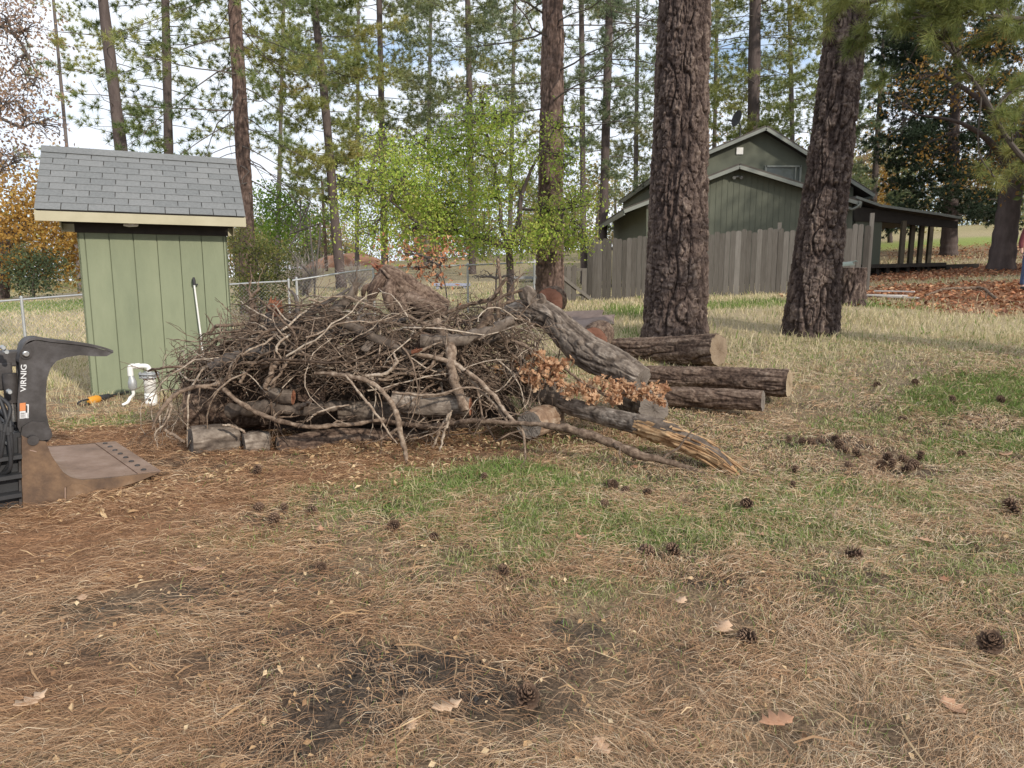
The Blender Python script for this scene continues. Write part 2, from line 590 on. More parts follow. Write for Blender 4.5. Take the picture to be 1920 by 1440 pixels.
def grass():
    # short green and straw turf near the camera
    b = MB()
    n = 620000
    Y = np.exp(rng.uniform(math.log(1.5), math.log(11), n))
    X = rng.uniform(-1, 1, n) * (.80 * Y + 2.0)
    dk, di, gr, lf, st = zones(X, Y)
    base = np.clip(.42 + 1.3 * (n2(X, Y, 1.2, 81, 3) - .45), .06, .9) * sstep(-2.2, .4, X + .15 * Y) * (.10 + .90 * sstep(2.6, 4.3, Y + .8 * (n2(X, Y, .9, 83) - .5) + .25 * X))
    pr = np.clip(gr * .95 + base * .8, 0, 1) * (1 - .93 * di) * (1 - .92 * dk)
    keep = rng.random(n) < pr
    X, Y, gr = X[keep], Y[keep], gr[keep]
    n = len(X)
    h = rng.uniform(.02, .06, n) * (1 + .6 * gr)
    tall = rng.random(n) < .05
    h = np.where(tall, h * 2.0, h)
    tone = np.where(rng.random(n) < .40 + .5 * gr, rng.normal(.27, .13, n), rng.normal(.66, .18, n))
    blades(X, Y, h, np.maximum(.0014, .0006 * Y) * rng.uniform(.8, 1.5, n), rng.uniform(.3, 1.5, n), np.clip(tone, 0, 1), b)
    o = b.build('lawn_grass', M_grass, smooth=False)
    tag(o, 'short green and straw coloured grass growing through the needles', 'grass', kind='stuff')
    # knee high dry grass behind the pile
    b = MB()
    n = 215000
    Y = np.exp(rng.uniform(math.log(7.3), math.log(34), n))
    X = rng.uniform(-1, 1, n) * (.78 * Y + 3.0)
    dk, di, gr, lf, st = zones(X, Y)
    cl = n2(X, Y, .8, 91, 3)
    keep = rng.random(n) < np.clip(st * (.35 + 1.3 * (cl - .35)) + gr * .5 * (Y > 9), 0, 1) * (1 - lf * .9) * (1 - .85 * di)
    X, Y, gr = X[keep], Y[keep], gr[keep]
    n = len(X)
    h = rng.uniform(.04, .13, n) * (.7 + .8 * rng.random(n) ** 2) * (.6 + .9 * n2(X, Y, 1.3, 95, 2))
    h = h * sstep(6.5, 10.5, Y) + .03
    tone = np.where(rng.random(n) < gr * .75 + .08, rng.normal(.27, .1, n), rng.normal(.80, .15, n))
    blades(X, Y, h, np.maximum(.003, .00055 * Y) * rng.uniform(.7, 1.3, n), rng.uniform(.2, .9, n), np.clip(tone, 0, 1), b)
    o = b.build('dry_grass', M_grass, smooth=False)
    tag(o, 'tall bleached dry grass over the field behind the brush pile', 'dry grass', kind='stuff')
grass()

def flat_leaves(P, size, tone, b, mat_=0, tilt=.5, asp=.55):
    n = len(P)
    nrm = unit(np.stack([rng.normal(0, tilt, n), rng.normal(0, tilt, n), np.ones(n)], -1))
    a = unit(np.cross(nrm, rng.normal(0, 1, (n, 3))))
    c = np.cross(nrm, a)
    s = size[:, None]
    fold = nrm * s * .15
    v = np.stack([P - a * s * .5, P + c * s * asp * .5 + fold, P + a * s * .5, P - c * s * asp * .5 + fold], 1).reshape(-1, 3)
    k = np.arange(n)[:, None] * 4
    b.add(v, k + np.array([[0, 1, 2, 3]]), mat_, np.repeat(tone, 4))

M_rust = mat('fallen_oak_leaves', [(0, (.12, .05, .03)), (.35, (.30, .12, .06)), (.65, (.46, .22, .11)), (1, (.58, .38, .22))], 1.0, .1, 3, rough=.7)
M_chip = mat('pale_chips', [(0, (.20, .11, .06)), (.4, (.42, .27, .14)), (1, (.68, .54, .34))], 1.0, .1, 3, rough=.8)

def crumbs():
    # charcoal crumbs on the dark soil, bark flakes and bits of twig over the needles
    b = MB()
    n = 16000
    Y = np.exp(rng.uniform(math.log(1.3), math.log(6.5), n)); X = rng.uniform(-1, 1, n) * (.8 * Y + 1)
    dk = zone(DARK, X, Y, 1.35, 1, .2)
    k = rng.random(n) < dk * .8
    X, Y = X[k], Y[k]; n = len(X)
    s_ = rng.uniform(.004, .017, n)[:, None, None]
    c = np.stack([X, Y, hgt(X, Y) - .012 + .004], -1)
    T = unit(rng.normal(0, 1, (n, 4, 3))) * s_ + c[:, None]
    f = np.array([[0, 1, 2], [0, 3, 1], [1, 3, 2], [2, 3, 0]])
    b.add(T.reshape(-1, 3), (np.arange(n)[:, None, None] * 4 + f[None]).reshape(-1, 3), 0, np.repeat(np.clip(rng.normal(.35, .25, n), 0, 1), 4))
    tag(b.build('charcoal_crumbs', mat('charcoal', [(0, (.012, .011, .011)), (.5, (.035, .032, .031)), (.85, (.08, .075, .07)), (1, (.30, .28, .25))], 1.0, .2, 9, rough=.9), smooth=False), 'black charcoal crumbs and grit on the bare dark soil patches', 'charcoal', kind='stuff')
    b = MB()
    n = 5200
    Y = np.exp(rng.uniform(math.log(1.3), math.log(8), n)); X = rng.uniform(-1, 1, n) * (.8 * Y + 1.5)
    P = np.stack([X, Y, hgt(X, Y) + rng.uniform(.005, .035, n)], -1)
    flat_leaves(P, rng.uniform(.008, .034, n), np.clip(rng.normal(.35, .28, n), 0, 1), b, asp=.7, tilt=.8)
    n = 900
    Y = np.exp(rng.uniform(math.log(1.3), math.log(8), n)); X = rng.uniform(-1, 1, n) * (.8 * Y + 1.5)
    strips(np.stack([X, Y, np.zeros(n)], -1), rng.uniform(0, 6.28, n), rng.uniform(.05, .22, n), rng.normal(0, .08, n), rng.uniform(.005, .010, n), rng.uniform(.015, .04, n), rng.normal(0, .08, n), np.clip(rng.normal(.3, .2, n), 0, 1), b)
    tag(b.build('bark_flake_litter', M_chip, smooth=False), 'small bark flakes and twig bits scattered over the needles', 'litter', kind='stuff')

def leaves_ground():
    b = MB()
    n = 60000
    X = rng.uniform(4, 32, n); Y = rng.uniform(11, 42, n)
    dk, di, gr, lf, st = zones(X, Y)
    keep = rng.random(n) < lf * .9 * np.clip(1.4 - Y / 40, .2, 1)
    X, Y = X[keep], Y[keep]
    n = len(X)
    P = np.stack([X, Y, hgt(X, Y) + rng.uniform(.01, .06, n)], -1)
    flat_leaves(P, rng.uniform(.07, .16, n), np.clip(rng.normal(.52, .25, n), 0, 1), b)
    tag(b.build('fallen_leaf_carpet', M_rust, smooth=False), 'rust brown fallen oak leaves covering the yard beside the porch', 'fallen leaves', kind='stuff')
    b = MB()
    n = 9000
    Y = rng.uniform(4.4, 8.2, n); X = rng.uniform(-5.5, 1.6, n)
    dk, di, gr, lf, st = zones(X, Y)
    keep = rng.random(n) < di * np.clip((n2(X, Y, 1.8, 33) - .36) * 3, 0, 1)
    X, Y = X[keep], Y[keep]
    n = len(X)
    P = np.stack([X, Y, hgt(X, Y) + rng.uniform(.005, .03, n)], -1)
    flat_leaves(P, rng.uniform(.02, .075, n), np.clip(rng.normal(.6, .22, n), 0, 1), b, asp=.4)
    tag(b.build('wood_chip_litter', M_chip, smooth=False), 'pale chips and broken leaves littering the orange dirt before the pile', 'wood chips', kind='stuff')
leaves_ground()
crumbs()

# ================================================================== SHED
def ramp2(a, b, c=None):
    return [(0, a), (.5, b), (1, c or b)]

M_sage = mat('sage_paint', [(0, (.16, .185, .12)), (.5, (.225, .25, .16)), (1, (.285, .305, .20))], .3, .75, 2.2, rough=.75, bump=.002, bscale=40, stretch=(1, 1, .35))
M_trim = mat('cream_trim_paint', [(0, (.33, .30, .20)), (.5, (.43, .39, .27)), (1, (.50, .46, .33))], .3, .6, 4, rough=.7, bump=.001, bscale=60)
M_shingle = mat('grey_asphalt_shingle', [(0, (.12, .125, .125)), (.45, (.175, .18, .178)), (1, (.24, .24, .235))], .45, .7, 30, rough=.95, bump=.003, bscale=220)
M_darkwood = mat('dark_stained_wood', [(0, (.025, .022, .02)), (.5, (.05, .042, .035)), (1, (.09, .075, .06))], .5, .5, 8, rough=.85)
M_white = mat('white_plastic', [(0, (.62, .60, .55)), (.5, (.78, .77, .73)), (1, (.84, .83, .80))], .2, .6, 9, rough=.4, spec=.5)
M_black = mat('black_plastic', [(0, (.015, .015, .016)), (.5, (.03, .03, .032)), (1, (.06, .06, .06))], .4, .5, 12, rough=.55, spec=.4)
M_grey = mat('grey_metal', [(0, (.20, .21, .21)), (.5, (.36, .37, .37)), (1, (.52, .53, .52))], .4, .5, 10, rough=.5, metal=.4)
M_orange = mat('orange_plastic', [(0, (.45, .17, .02)), (.5, (.62, .27, .03)), (1, (.75, .40, .06))], .3, .5, 8, rough=.5)

SA = np.array([.902, .432, 0]); SB = np.array([-.432, .902, 0]); UZ = np.array([0, 0, 1.0])
SO = G(172, 744)
SO[2] = 0.0

def sp(s, d, z):
    return SO + SA * s + SB * d + UZ * z

def build_shed():
    r = thing('garden_shed', tuple(SO), 'small sage green shed with grey shingled gable roof behind the brush pile', 'shed')
    W, D, H = 1.86, 1.5, 2.36
    # grooved panel siding: boards with narrow recessed grooves
    b = MB()
    def wall(p, ax, out, length, groove):
        s = 0.0
        gs = [g for g in groove if 0 < g < length] + [length]
        for g in gs:
            e = g - (.006 if g < length else 0)
            c = p + ax * ((s + e) / 2) + UZ * (H / 2) - out * .011
            b.box(c, ax, out, UZ, (e - s) / 2, .011, H / 2, 0, rng.uniform(.3, .7))
            s = g + .006
        b.box(p + ax * length / 2 + UZ * (H / 2 + .005) - out * .034, ax, out, UZ, length / 2 - .004, .01, H / 2 - .01, 0, .35)
    gr = [.085, .37, .66, .95, 1.235, 1.52, 1.81]
    wall(sp(0, 0, 0), SA, -SB, W, gr)
    wall(sp(0, D, 0), SA, SB, W, gr)
    wall(sp(0, 0, 0), SB, -SA, D, [.3, .6, .9, 1.2])
    wall(sp(W, 0, 0), SB, SA, D, [.3, .6, .9, 1.2])
    # gables
    rz = 3.42
    for s in (0.012, W - .012):
        b.prism([sp(s, -.0, H + .002), sp(s, D, H + .002), sp(s, D / 2, rz - .16)], SA * (.02 if s > 1 else -.02) * -1, 0, .5)
    b.build('wall', M_sage, r, smooth=False)
    # dark frieze board under the soffit
    b = MB()
    b.box(sp(W / 2, -.014, H - .055), SA, SB, UZ, W / 2 + .02, .012, .075, 0, .3)
    b.box(sp(.80, -.19, H + .035), SA, SB, UZ, 1.09, .20, .012, 0, .25)
    b.build('soffit', M_darkwood, r, smooth=False)
    # roof deck + shingles
    s0, s1 = -.40, 2.10
    e = (-.36, 2.48)       # eave d,z
    t = (D / 2, rz)         # ridge d,z
    run = np.array([t[0] - e[0], t[1] - e[1]])
    ln = float(np.linalg.norm(run))
    run = run / ln
    for side in (0, 1):
        rd = (SB if side == 0 else -SB) * run[0] + UZ * run[1]
        nr = np.cross(SA, rd); nr = nr / np.linalg.norm(nr)
        if nr[2] < 0: nr = -nr
        o = sp(0, e[0] if side == 0 else D - e[0], e[1])
        b = MB()
        b.box(o + SA * (s0 + s1) / 2 + rd * ln / 2 - nr * .012, SA, rd, nr, (s1 - s0) / 2 - .01, ln / 2 - .003, .01, 0, .3)
        b.build('roof_deck', M_darkwood, r, smooth=False)
        b = MB()
        rows = 9
        ex = (ln - .13) / rows
        for k in range(rows):
            x = s0 - .30 * rng.random()
            x = s0 - (.15 if k % 2 else 0.0) - rng.uniform(0, .02)
            while x < s1:
                a0, a1 = max(x + .005, s0), min(x + .295, s1)
                if a1 - a0 > .01:
                    lo, hi = k * ex, (k + 1) * ex + .05
                    j = rng.uniform(-.003, .003)
                    p = [o + SA * a0 + rd * (lo + j) + nr * .012, o + SA * a1 + rd * (lo + j + rng.uniform(-.002, .002)) + nr * .012,
                         o + SA * a1 + rd * hi + nr * .003, o + SA * a0 + rd * hi + nr * .003]
                    b.prism(p, nr * .006, 0, rng.uniform(.2, .85))
                x += .30
        b.build('roof_shingles', M_shingle, r, smooth=False)
    b = MB()
    x = s0 - .004
    rd = SB * run[0] + UZ * run[1]
    rd2 = -SB * run[0] + UZ * run[1]
    rg = sp(0, t[0], t[1])
    while x < s1:
        a1 = min(x + .31, s1 + .004)
        tn = rng.uniform(.3, .8)
        for q in (rd, rd2):
            nr = np.cross(SA, q); nr = nr * (1 if nr[2] > 0 else -1); nr = nr / np.linalg.norm(nr)
            b.prism([rg + SA * x + nr * .022 - q * .15, rg + SA * a1 + nr * .020 - q * .15, rg + SA * a1 + nr * .022, rg + SA * x + nr * .024], nr * .006, 0, tn)
        x = x + .305
    b.build('ridge_cap', M_shingle, r, smooth=False)
    b = MB()
    b.box(sp((s0 + s1) / 2, -.375, 2.405), SA, SB, UZ, (s1 - s0) / 2, .016, .062, 0, .5)
    b.box(sp((s0 + s1) / 2, D + .375, 2.405), SA, SB, UZ, (s1 - s0) / 2, .016, .062, 0, .5)
    for s in (s0 + .012, s1 - .012):
        for side in (0, 1):
            q = rd if side == 0 else rd2
            o = sp(s, -.355 if side == 0 else D + .355, 2.40)
            b.box(o + q * ln / 2, SA, q, np.cross(SA, q), .010, ln / 2, .055, 0, .5)
    b.build('fascia', M_trim, r, smooth=False)
    b = MB()
    c = sp(.66, -.22, 2.345)
    b.tube([c + UZ * .04, c + UZ * .0], [.055, .05], 16)
    b.tube([c + SA * -.09 - UZ * .005, c + SA * -.03 - UZ * .01, c + SA * .06 - UZ * .002, c + SA * .085 - UZ * .012], [.022, .03, .03, .018], 10)
    b.build('eave_lamp', M_white, r)
build_shed()

def pipe_things():
    # capped white pipe leaning on the wall
    b0 = on_plane(378, 640, sp(0, -.06, 0), SB); t0 = on_plane(364, 533, sp(0, -.05, 0), SB)
    r = thing('standpipe', (b0[0], b0[1], 0), 'thin white upright pipe with black cap against the green shed wall', 'pipe')
    b = MB()
    b.tube([np.array([b0[0], b0[1], 0.0]) + (b0 - t0) * [.6, .6, 0], b0, t0], .012, 12)
    b.build('pipe', M_white, r)
    b = MB()
    b.tube([t0 - UZ * .01, t0 + UZ * .05, t0 + UZ * .10], [.022, .024, .012], 10)
    b.tube([t0 + UZ * .0 + SA * -.005, t0 - UZ * .005 + SA * .05], [.014, .012], 8)
    b.build('cap', M_black, r)
    # white well filter standpipe
    p = G(284, 757)
    z = p[2]
    r = thing('water_filter', tuple(p), 'white plastic standpipe with grey flange and bent pipe near shed wall', 'pipe')
    u = np.array([0, 0, 1.0])
    b = MB()
    b.tube([p + u * -.02, p + u * .16, p + u * .161, p + u * .165, p + u * .166, p + u * .345], [.074, .074, .070, .070, .073, .073], 24)
    for th in (2.1, 3.4):
        n_ = np.array([math.sin(-th) * .3, -1, 0]); n_ /= np.linalg.norm(n_)
    b.build('housing', M_white, r)
    b = MB()
    n_ = np.array([.25, -.97, 0])
    b.tube([p + u * .075 + n_ * .068, p + u * .075 + n_ * .078], [.02, .018], 12)
    b.build('drain_plug', M_black, r)
    b = MB()
    b.tube([p + u * .345, p + u * .365], [.078, .078], 24)
    b.build('seal_ring', mat('rust_ring', ramp2((.25, .08, .04), (.36, .14, .07)), .3, .5, 20), r)
    b = MB()
    b.tube([p + u * .366, p + u * .385, p + u * .386, p + u * .405, p + u * .406, p + u * .42, p + u * .435], [.12, .12, .105, .105, .128, .128, .06], 28)
    for k in range(10):
        a = k * math.pi / 5
        q = p + np.array([math.cos(a), math.sin(a), 0]) * .112
        b.tube([q + u * .355, q + u * .44], .010, 6)
    b.build('flange', M_grey, r)
    b = MB()
    d = -SA
    tp = p + u * .43
    b.tube(spline([tp, tp + u * .06, tp + u * .085 + d * .03, tp + u * .09 + d * .09, tp + u * .09 + d * .17], 18), .03, 14)
    b.tube([tp + u * .09 + d * .10, tp + u * .09 + d * .15], .038, 14)
    e = tp + u * .09 + d * .20
    b.tube(spline([e + d * -.04, e, e + d * .012 - u * .03, e + d * .012 - u * .12], 10), .034, 14)
    b.build('elbow_pipe', M_white, r)
    b = MB()
    b.tube([e + d * .012 - u * .10, e - u * .18, e - u * .20, e - u * .28, e - u * .31], [.022, .045, .052, .052, .03], 14, 0, .8)
    b.build('regulator', M_grey, r)
    b = MB()
    f = e - u * .31
    g_ = f - d * .02 - SB * .02
    b.tube(spline([f, f - u * .06, f - u * .10 + d * .04, np.array([f[0], f[1], z + .06]) + d * .07 - SB * .04, np.array([f[0], f[1], z + .03]) + d * .13 - SB * .06], 14), .020, 10)
    b.build('lower_pipe', M_white, r)
    # handheld tool on the grass
    a, c = G(146, 762), G(238, 742)
    ax = unit(c - a)
    r = thing('hand_tool', tuple(a), 'orange and black hand tool lying in grass at the shed corner', 'tool')
    L_ = np.linalg.norm(c - a)
    sd_ = np.cross(ax, u)
    o = a + u * .045
    b = MB()
    b.tube(spline([o + ax * .0, o + ax * .04 + u * .02, o + ax * .17 + u * .025, o + ax * .2], 9), [.012] * 9, 8)
    b.tube(spline([o + ax * .0 - u * .015, o + ax * .06 - u * .035, o + ax * .17 - u * .03, o + ax * .2], 9), [.012] * 9, 8)
    b.build('handle', M_black, r)
    b = MB()
    b.tube([o + ax * .17, o + ax * .19, o + ax * .30, o + ax * .32, o + ax * .34], [.03, .05, .055, .05, .042], 14)
    b.build('motor_body', M_orange, r)
    b = MB()
    b.tube([o + ax * .34, o + ax * .36, o + ax * .47, o + ax * .50, o + ax * .53, o + ax * (L_ + .03)], [.036, .045, .04, .042, .02, .016], 12)
    b.build('gear_neck', M_black, r)
pipe_things()

# ================================================================== HOUSE
M_house = mat('dark_green_siding', [(0, (.095, .10, .075)), (.5, (.12, .127, .095)), (1, (.145, .152, .115))], .35, .5, 3, rough=.8, stretch=(1, 1, .3))
M_hroof = mat('dark_roofing', [(0, (.05, .045, .04)), (.5, (.09, .08, .07)), (1, (.15, .12, .09))], .4, .6, 14, rough=.9, bump=.004)
M_htrim = mat('pale_grey_trim', [(0, (.15, .16, .135)), (.5, (.22, .23, .20)), (1, (.30, .305, .27))], .3, .5, 5, rough=.7)
M_glass = mat('window_glass', [(0, (.05, .06, .05)), (.5, (.09, .10, .085)), (1, (.14, .15, .13))], .3, .5, 3, rough=.08, spec=.8)

def build_house():
    Y1, Y2 = 25.0, 28.0
    base = at(1420, 520, Y1)
    r = thing('green_house', (base[0], Y1, hz(base[0], Y1)), 'dark green gabled house with two stacked gables and a side porch', 'house')
    gz = 1.2
    yv = np.array([0, 1.0, 0])
    def poly(pts, Y):
        return [at(x, y, Y) for x, y in pts]
    def siding(b, pts, Y, depth):
        """vertical grooved boards over a polygon given in the wall plane"""
        P = poly(pts, Y)
        b.prism(P, yv * depth, 0, .5)
        xs = [p[0] for p in P]; x = min(xs) + .2
        while x < max(xs) - .05:
            # top of the wall at x
            zt = -9
            for a, c in zip(P, P[1:] + P[:1]):
                if abs(a[0] - c[0]) > 1e-6 and min(a[0], c[0]) <= x <= max(a[0], c[0]):
                    tt = (x - a[0]) / (c[0] - a[0])
                    zt = max(zt, a[2] + (c[2] - a[2]) * tt)
            b.box((x, Y - .004, (gz + zt) / 2), (1, 0, 0), yv, UZ, .006, .006, (zt - gz) / 2 - .02, 0, .05)
            x += .203
    b = MB()
    # lower gable wall
    bl = [(1212, 560), (1598, 560), (1598, 383), (1385, 314), (1212, 378)]
    siding(b, bl, Y1, 8.0)
    b.build('lower_wall', M_house, r, smooth=False)
    b = MB()
    bu = [(1240, 470), (1600, 470), (1600, 345), (1437, 243), (1240, 330)]
    P = poly(bu, Y2)
    b.prism(P, yv * 9.5, 0, .5)
    b.build('upper_wall', M_house, r, smooth=False)
    def roof(pk, le, re, Y, depth, over, name):
        bb = MB(); tt = MB(); so = MB()
        for q in (le, re):
            a, c = at(*pk, Y - over), at(*q, Y - over)
            d = unit(c - a); nrm = np.cross(d, yv); nrm = nrm if nrm[2] > 0 else -nrm
            bb.prism([a + nrm * .05, c + nrm * .05, c + nrm * .09, a + nrm * .09 + (0, 0, .02)], yv * (depth + over), 0, rng.uniform(.3, .7))
            tt.prism([a - nrm * .07, c - nrm * .07, c + nrm * .048, a + nrm * .048], yv * .04, 0, .6)
            so.prism([a + yv * .043 - nrm * .0, c + yv * .043 - nrm * .0, c + yv * .043 + nrm * .046, a + yv * .043 + nrm * .046], yv * (depth + over - .05), 0, .3)
            e = c + nrm * .0
            tt.box(e + yv * (depth + over) / 2 - UZ * .05, d, yv, np.cross(d, yv), .02, (depth + over) / 2 - .05, .08, 0, .5)
        bb.build('roof', M_hroof, r, smooth=False)
        tt.build('barge_board', M_htrim, r, smooth=False)
        so.build('eave_soffit', M_darkwood, r, smooth=False)
    roof((1387, 312), (1170, 396), (1616, 382), Y1, 8.0, .45, 'l')
    roof((1437, 240), (1235, 326), (1640, 366), Y2, 9.5, .5, 'u')
    # white square vent, twin flood lamp, window
    c = at(1387, 283, Y2 - .03)
    b = MB(); b.box(c, (1, 0, 0), yv, UZ, .13, .02, .13); b.build('gable_vent', M_white, r, smooth=False, bevel=.006)
    b = MB()
    c = at(1382, 331, Y1 - .06)
    b.tube([c + (-.08, 0, 0), c + (-.13, -.1, -.05)], [.03, .06], 12)
    b.tube([c + (.08, 0, 0), c + (.13, -.1, -.05)], [.03, .06], 12)
    b.box(c, (1, 0, 0), yv, UZ, .10, .03, .025)
    b.build('flood_lamp', M_grey, r)
    b = MB()
    P0, P1 = at(1434, 345, Y2 - .03), at(1501, 312, Y2 - .03)
    cx, cz = (P0[0] + P1[0]) / 2, (P0[2] + P1[2]) / 2
    hw, hh = (P1[0] - P0[0]) / 2, (P1[2] - P0[2]) / 2
    for dx, dz, sx, sz in ((0, hh, hw, .035), (0, -hh, hw, .035), (-hw, 0, .035, hh + .035), (hw, 0, .035, hh + .035), (hw * .72, 0, .02, hh - .035)):
        b.box((cx + dx, Y2 - .03, cz + dz), (1, 0, 0), yv, UZ, sx, .04, sz)
    wn = b.build('window', M_htrim, r, smooth=False)
    b = MB(); b.box((cx, Y2 - .005, cz), (1, 0, 0), yv, UZ, hw - .04, .01, hh - .04); b.build('pane', M_glass, wn, smooth=False)
    # downspout bracket at the eave corner
    b = MB()
    g0, g1, g2 = at(1612, 384, Y1 - .5), at(1600, 392, Y1 - .35), at(1578, 400, Y1 - .04)
    b.tube(spline([g0 + (0, 0, .12), g0, g1, g2, g2 - (0, 0, 2.2)], 20), .045, 8)
    b.build('downspout', M_htrim, r)
    # porch
    pf = 26.2
    b = MB()
    A = at(1604, 372, pf); B = at(1650, 388, pf); C = at(1760, 404, pf); D_ = at(1800, 411, pf)
    for a, c in ((A, B), (B, C), (C, D_)):
        d = unit(c - a); nrm = np.cross(d, yv); nrm = nrm if nrm[2] > 0 else -nrm
        b.prism([a, c, c + nrm * .10, a + nrm * .10], yv * 6.0, 0, .45)
    b.build('porch_roof', M_hroof, r, smooth=False)
    b = MB()
    for a, c in ((A, B), (B, C), (C, D_)):
        d = unit(c - a); nrm = np.cross(d, yv); nrm = nrm if nrm[2] > 0 else -nrm
        b.prism([a - yv * .05, c - yv * .05, c - yv * .05 + nrm * .09, a - yv * .05 + nrm * .09], yv * .045, 0, .5)
    b.build('porch_gutter', M_htrim, r, smooth=False)
    b = MB()
    b.prism([at(1602, 386, pf + .3), at(1655, 394, pf + .3), at(1740, 408, pf + .3), at(1796, 415, pf + .3), at(1796, 428, pf + .3), at(1740, 424, pf + .3), at(1655, 416, pf + .3), at(1602, 414, pf + .3)], yv * .12, 0, .2)
    b.build('porch_beam', M_darkwood, r, smooth=False)
    b = MB()
    p = [at(1604, 530, pf + .35), at(1647, 530, pf + .35), at(1655, 402, pf + .35), at(1604, 392, pf + .35)]
    b.prism(p, yv * 3.0, 0, .35)
    b.build('porch_wall', M_house, r, smooth=False)
    for px0, px1, yt in ((1696, 1690, 414), (1711, 1707, 418), (1727, 1724, 422), (1744, 1741, 424)):
        b = MB()
        i = (px0 - 1696) / 16.0
        Yp = pf + .25 + i * .55
        a, c = at(px1, 500, Yp), at(px1 + 3, yt, Yp)
        b.box((a + c) / 2, (1, 0, 0), yv, UZ, .075, .075, (c[2] - a[2]) / 2, 0, .8)
        b.build('porch_post', mat('post_wood', [(0, (.06, .05, .035)), (.5, (.11, .09, .06)), (1, (.16, .13, .09))], .5, .5, 6) if px0 == 1696 else bpy.data.materials['post_wood'], r, smooth=False)
    b = MB()
    q = [at(1618, 496, pf - .2), at(1775, 492, pf - .2)]
    b.prism([q[0], q[1], q[1] - UZ * .14, q[0] - UZ * .14], yv * 4.5, 0, .5)
    q2 = [at(1775, 496, pf - .1), at(1836, 494, pf - .1)]
    b.prism([q2[0], q2[1], q2[1] - UZ * .16, q2[0] - UZ * .16], yv * 2.4, 0, .5)
    for k in range(9):
        c = at(1625 + k * 19, 508, pf - .0 + .02 * (k % 2))
        b.box(c - UZ * .12, (1, 0, 0), yv, UZ, .06, .06, .28, 0, .35)
    q = [at(1618, 508, pf + .25), at(1775, 504, pf + .25)]
    b.prism([q[0], q[1], q[1] - UZ * .5, q[0] - UZ * .5], yv * .05, 0, .1)
    b.build('porch_deck', M_darkwood, r, smooth=False)
    # satellite dish on the roof
    c = at(1381, 222, Y2 + 2)
    b = MB()
    th = np.linspace(0, 2 * math.pi, 20, endpoint=False)
    nd = unit(np.array([-.85, -.45, .25]))
    uu = unit(np.cross(nd, UZ)); vv = np.cross(uu, nd)
    rings = []
    for rr_, dd in ((0.001, .06), (.12, .05), (.24, .025), (.34, 0)):
        rings.append(c - nd * dd + (np.cos(th)[:, None] * uu * .8 + np.sin(th)[:, None] * vv) * rr_)
    v = np.vstack(rings)
    i, j = np.meshgrid(np.arange(3), np.arange(20), indexing='ij')
    b.add(v, np.stack([i * 20 + j, i * 20 + (j + 1) % 20, (i + 1) * 20 + (j + 1) % 20, (i + 1) * 20 + j], -1).reshape(-1, 4))
    b.tube([c - nd * .06, c - nd * .25 - UZ * .2, c - nd * .25 - UZ * .75], .03, 8)
    b.tube([c - vv * .3, c + nd * .3 - vv * .2], .014, 6)
    b.box(c + nd * .3 - vv * .2, nd, uu, vv, .05, .03, .03)
    b.build('satellite_dish', M_black, r)
build_house()

# ================================================================== FENCES
M_fence = mat('weathered_boards', [(0, (.055, .048, .040)), (.35, (.105, .093, .079)), (.7, (.165, .149, .130)), (1, (.25, .23, .205))], .75, .45, 5, rough=.9, bump=.004, bscale=25, stretch=(6, 6, .5))
M_wire = mat('galvanised_wire', [(0, (.28, .29, .29)), (.5, (.42, .43, .43)), (1, (.55, .56, .55))], .3, .3, 10, rough=.45, metal=.5)

def board(b, p, ax, out, wdt, h, tone, thick=.02):
    dog = .03
    q = [p, p + ax * wdt, p + ax * wdt + UZ * (h - dog), p + ax * (wdt - dog) + UZ * h, p + ax * dog + UZ * h, p + UZ * (h - dog)]
    b.prism(q, out * thick, 0, tone)

def plank_fence():
    p0 = at(1101, 563, 21.3); p1 = at(1626, 549, 18.9)
    d = p1 - p0; d[2] = 0
    Ln = np.linalg.norm(d); ax = d / Ln
    out = np.array([ax[1], -ax[0], 0])
    r = thing('plank_fence', (p0[0], p0[1], hz(p0[0], p0[1])), 'weathered grey plank fence running behind the two big pines', 'fence')
    xs_px = lambda pt: 960 + FPX * pt[0] / (pt[1] * _cp - (pt[2] - CAMZ) * _sp)
    b = MB()
    s = 0.0
    while s < Ln - .05:
        wd = rng.uniform(.125, .15)
        q = p0 + ax * s
        z = hz(q[0], q[1]) - .04
        px = xs_px(q + UZ * 1)
        top = 1.84 if px < 1240 else (1.82 if px < 1470 else 1.76)
        if px > 1590: top = 1.86
        q = np.array([q[0], q[1], z]) + out * rng.uniform(-.004, .004)
        tl = rng.normal(0, .012)
        axx = unit(ax + UZ * tl)
        board(b, q, axx, out, wd, top + rng.normal(0, .03), np.clip(rng.normal(.42 if px < 1240 else .6, .22), 0, 1))
        s += wd + rng.choice([.004, .006, .012, .03], p=[.5, .3, .15, .05])
    b.build('board_panel', M_fence, r, smooth=False)
    for hh in (.4, 1.5):
        b = MB()
        a, c = p0.copy(), p1.copy()
        for k in range(6):
            q0 = p0 + ax * Ln * k / 6; q1 = p0 + ax * Ln * (k + 1) / 6
            q0[2] = hz(q0[0], q0[1]) + hh; q1[2] = hz(q1[0], q1[1]) + hh
            dd = q1 - q0
            b.box((q0 + q1) / 2 - out * .045, unit(dd), out, np.cross(unit(dd), out), np.linalg.norm(dd) / 2 - .002, .02, .045, 0, .4)
        b.build('rail', M_fence, r, smooth=False)
    for k, ht in ((0, 1.85), (.42, 2.2), (.70, 1.95), (1, 2.1)):
        b = MB()
        q = p0 + ax * Ln * k - out * .12
        z = hz(q[0], q[1])
        b.box((q[0], q[1], z + ht / 2 - .1), ax, out, UZ, .05, .05, ht / 2 + .1, 0, .75)
        b.build('post', M_fence, r, smooth=False)
plank_fence()

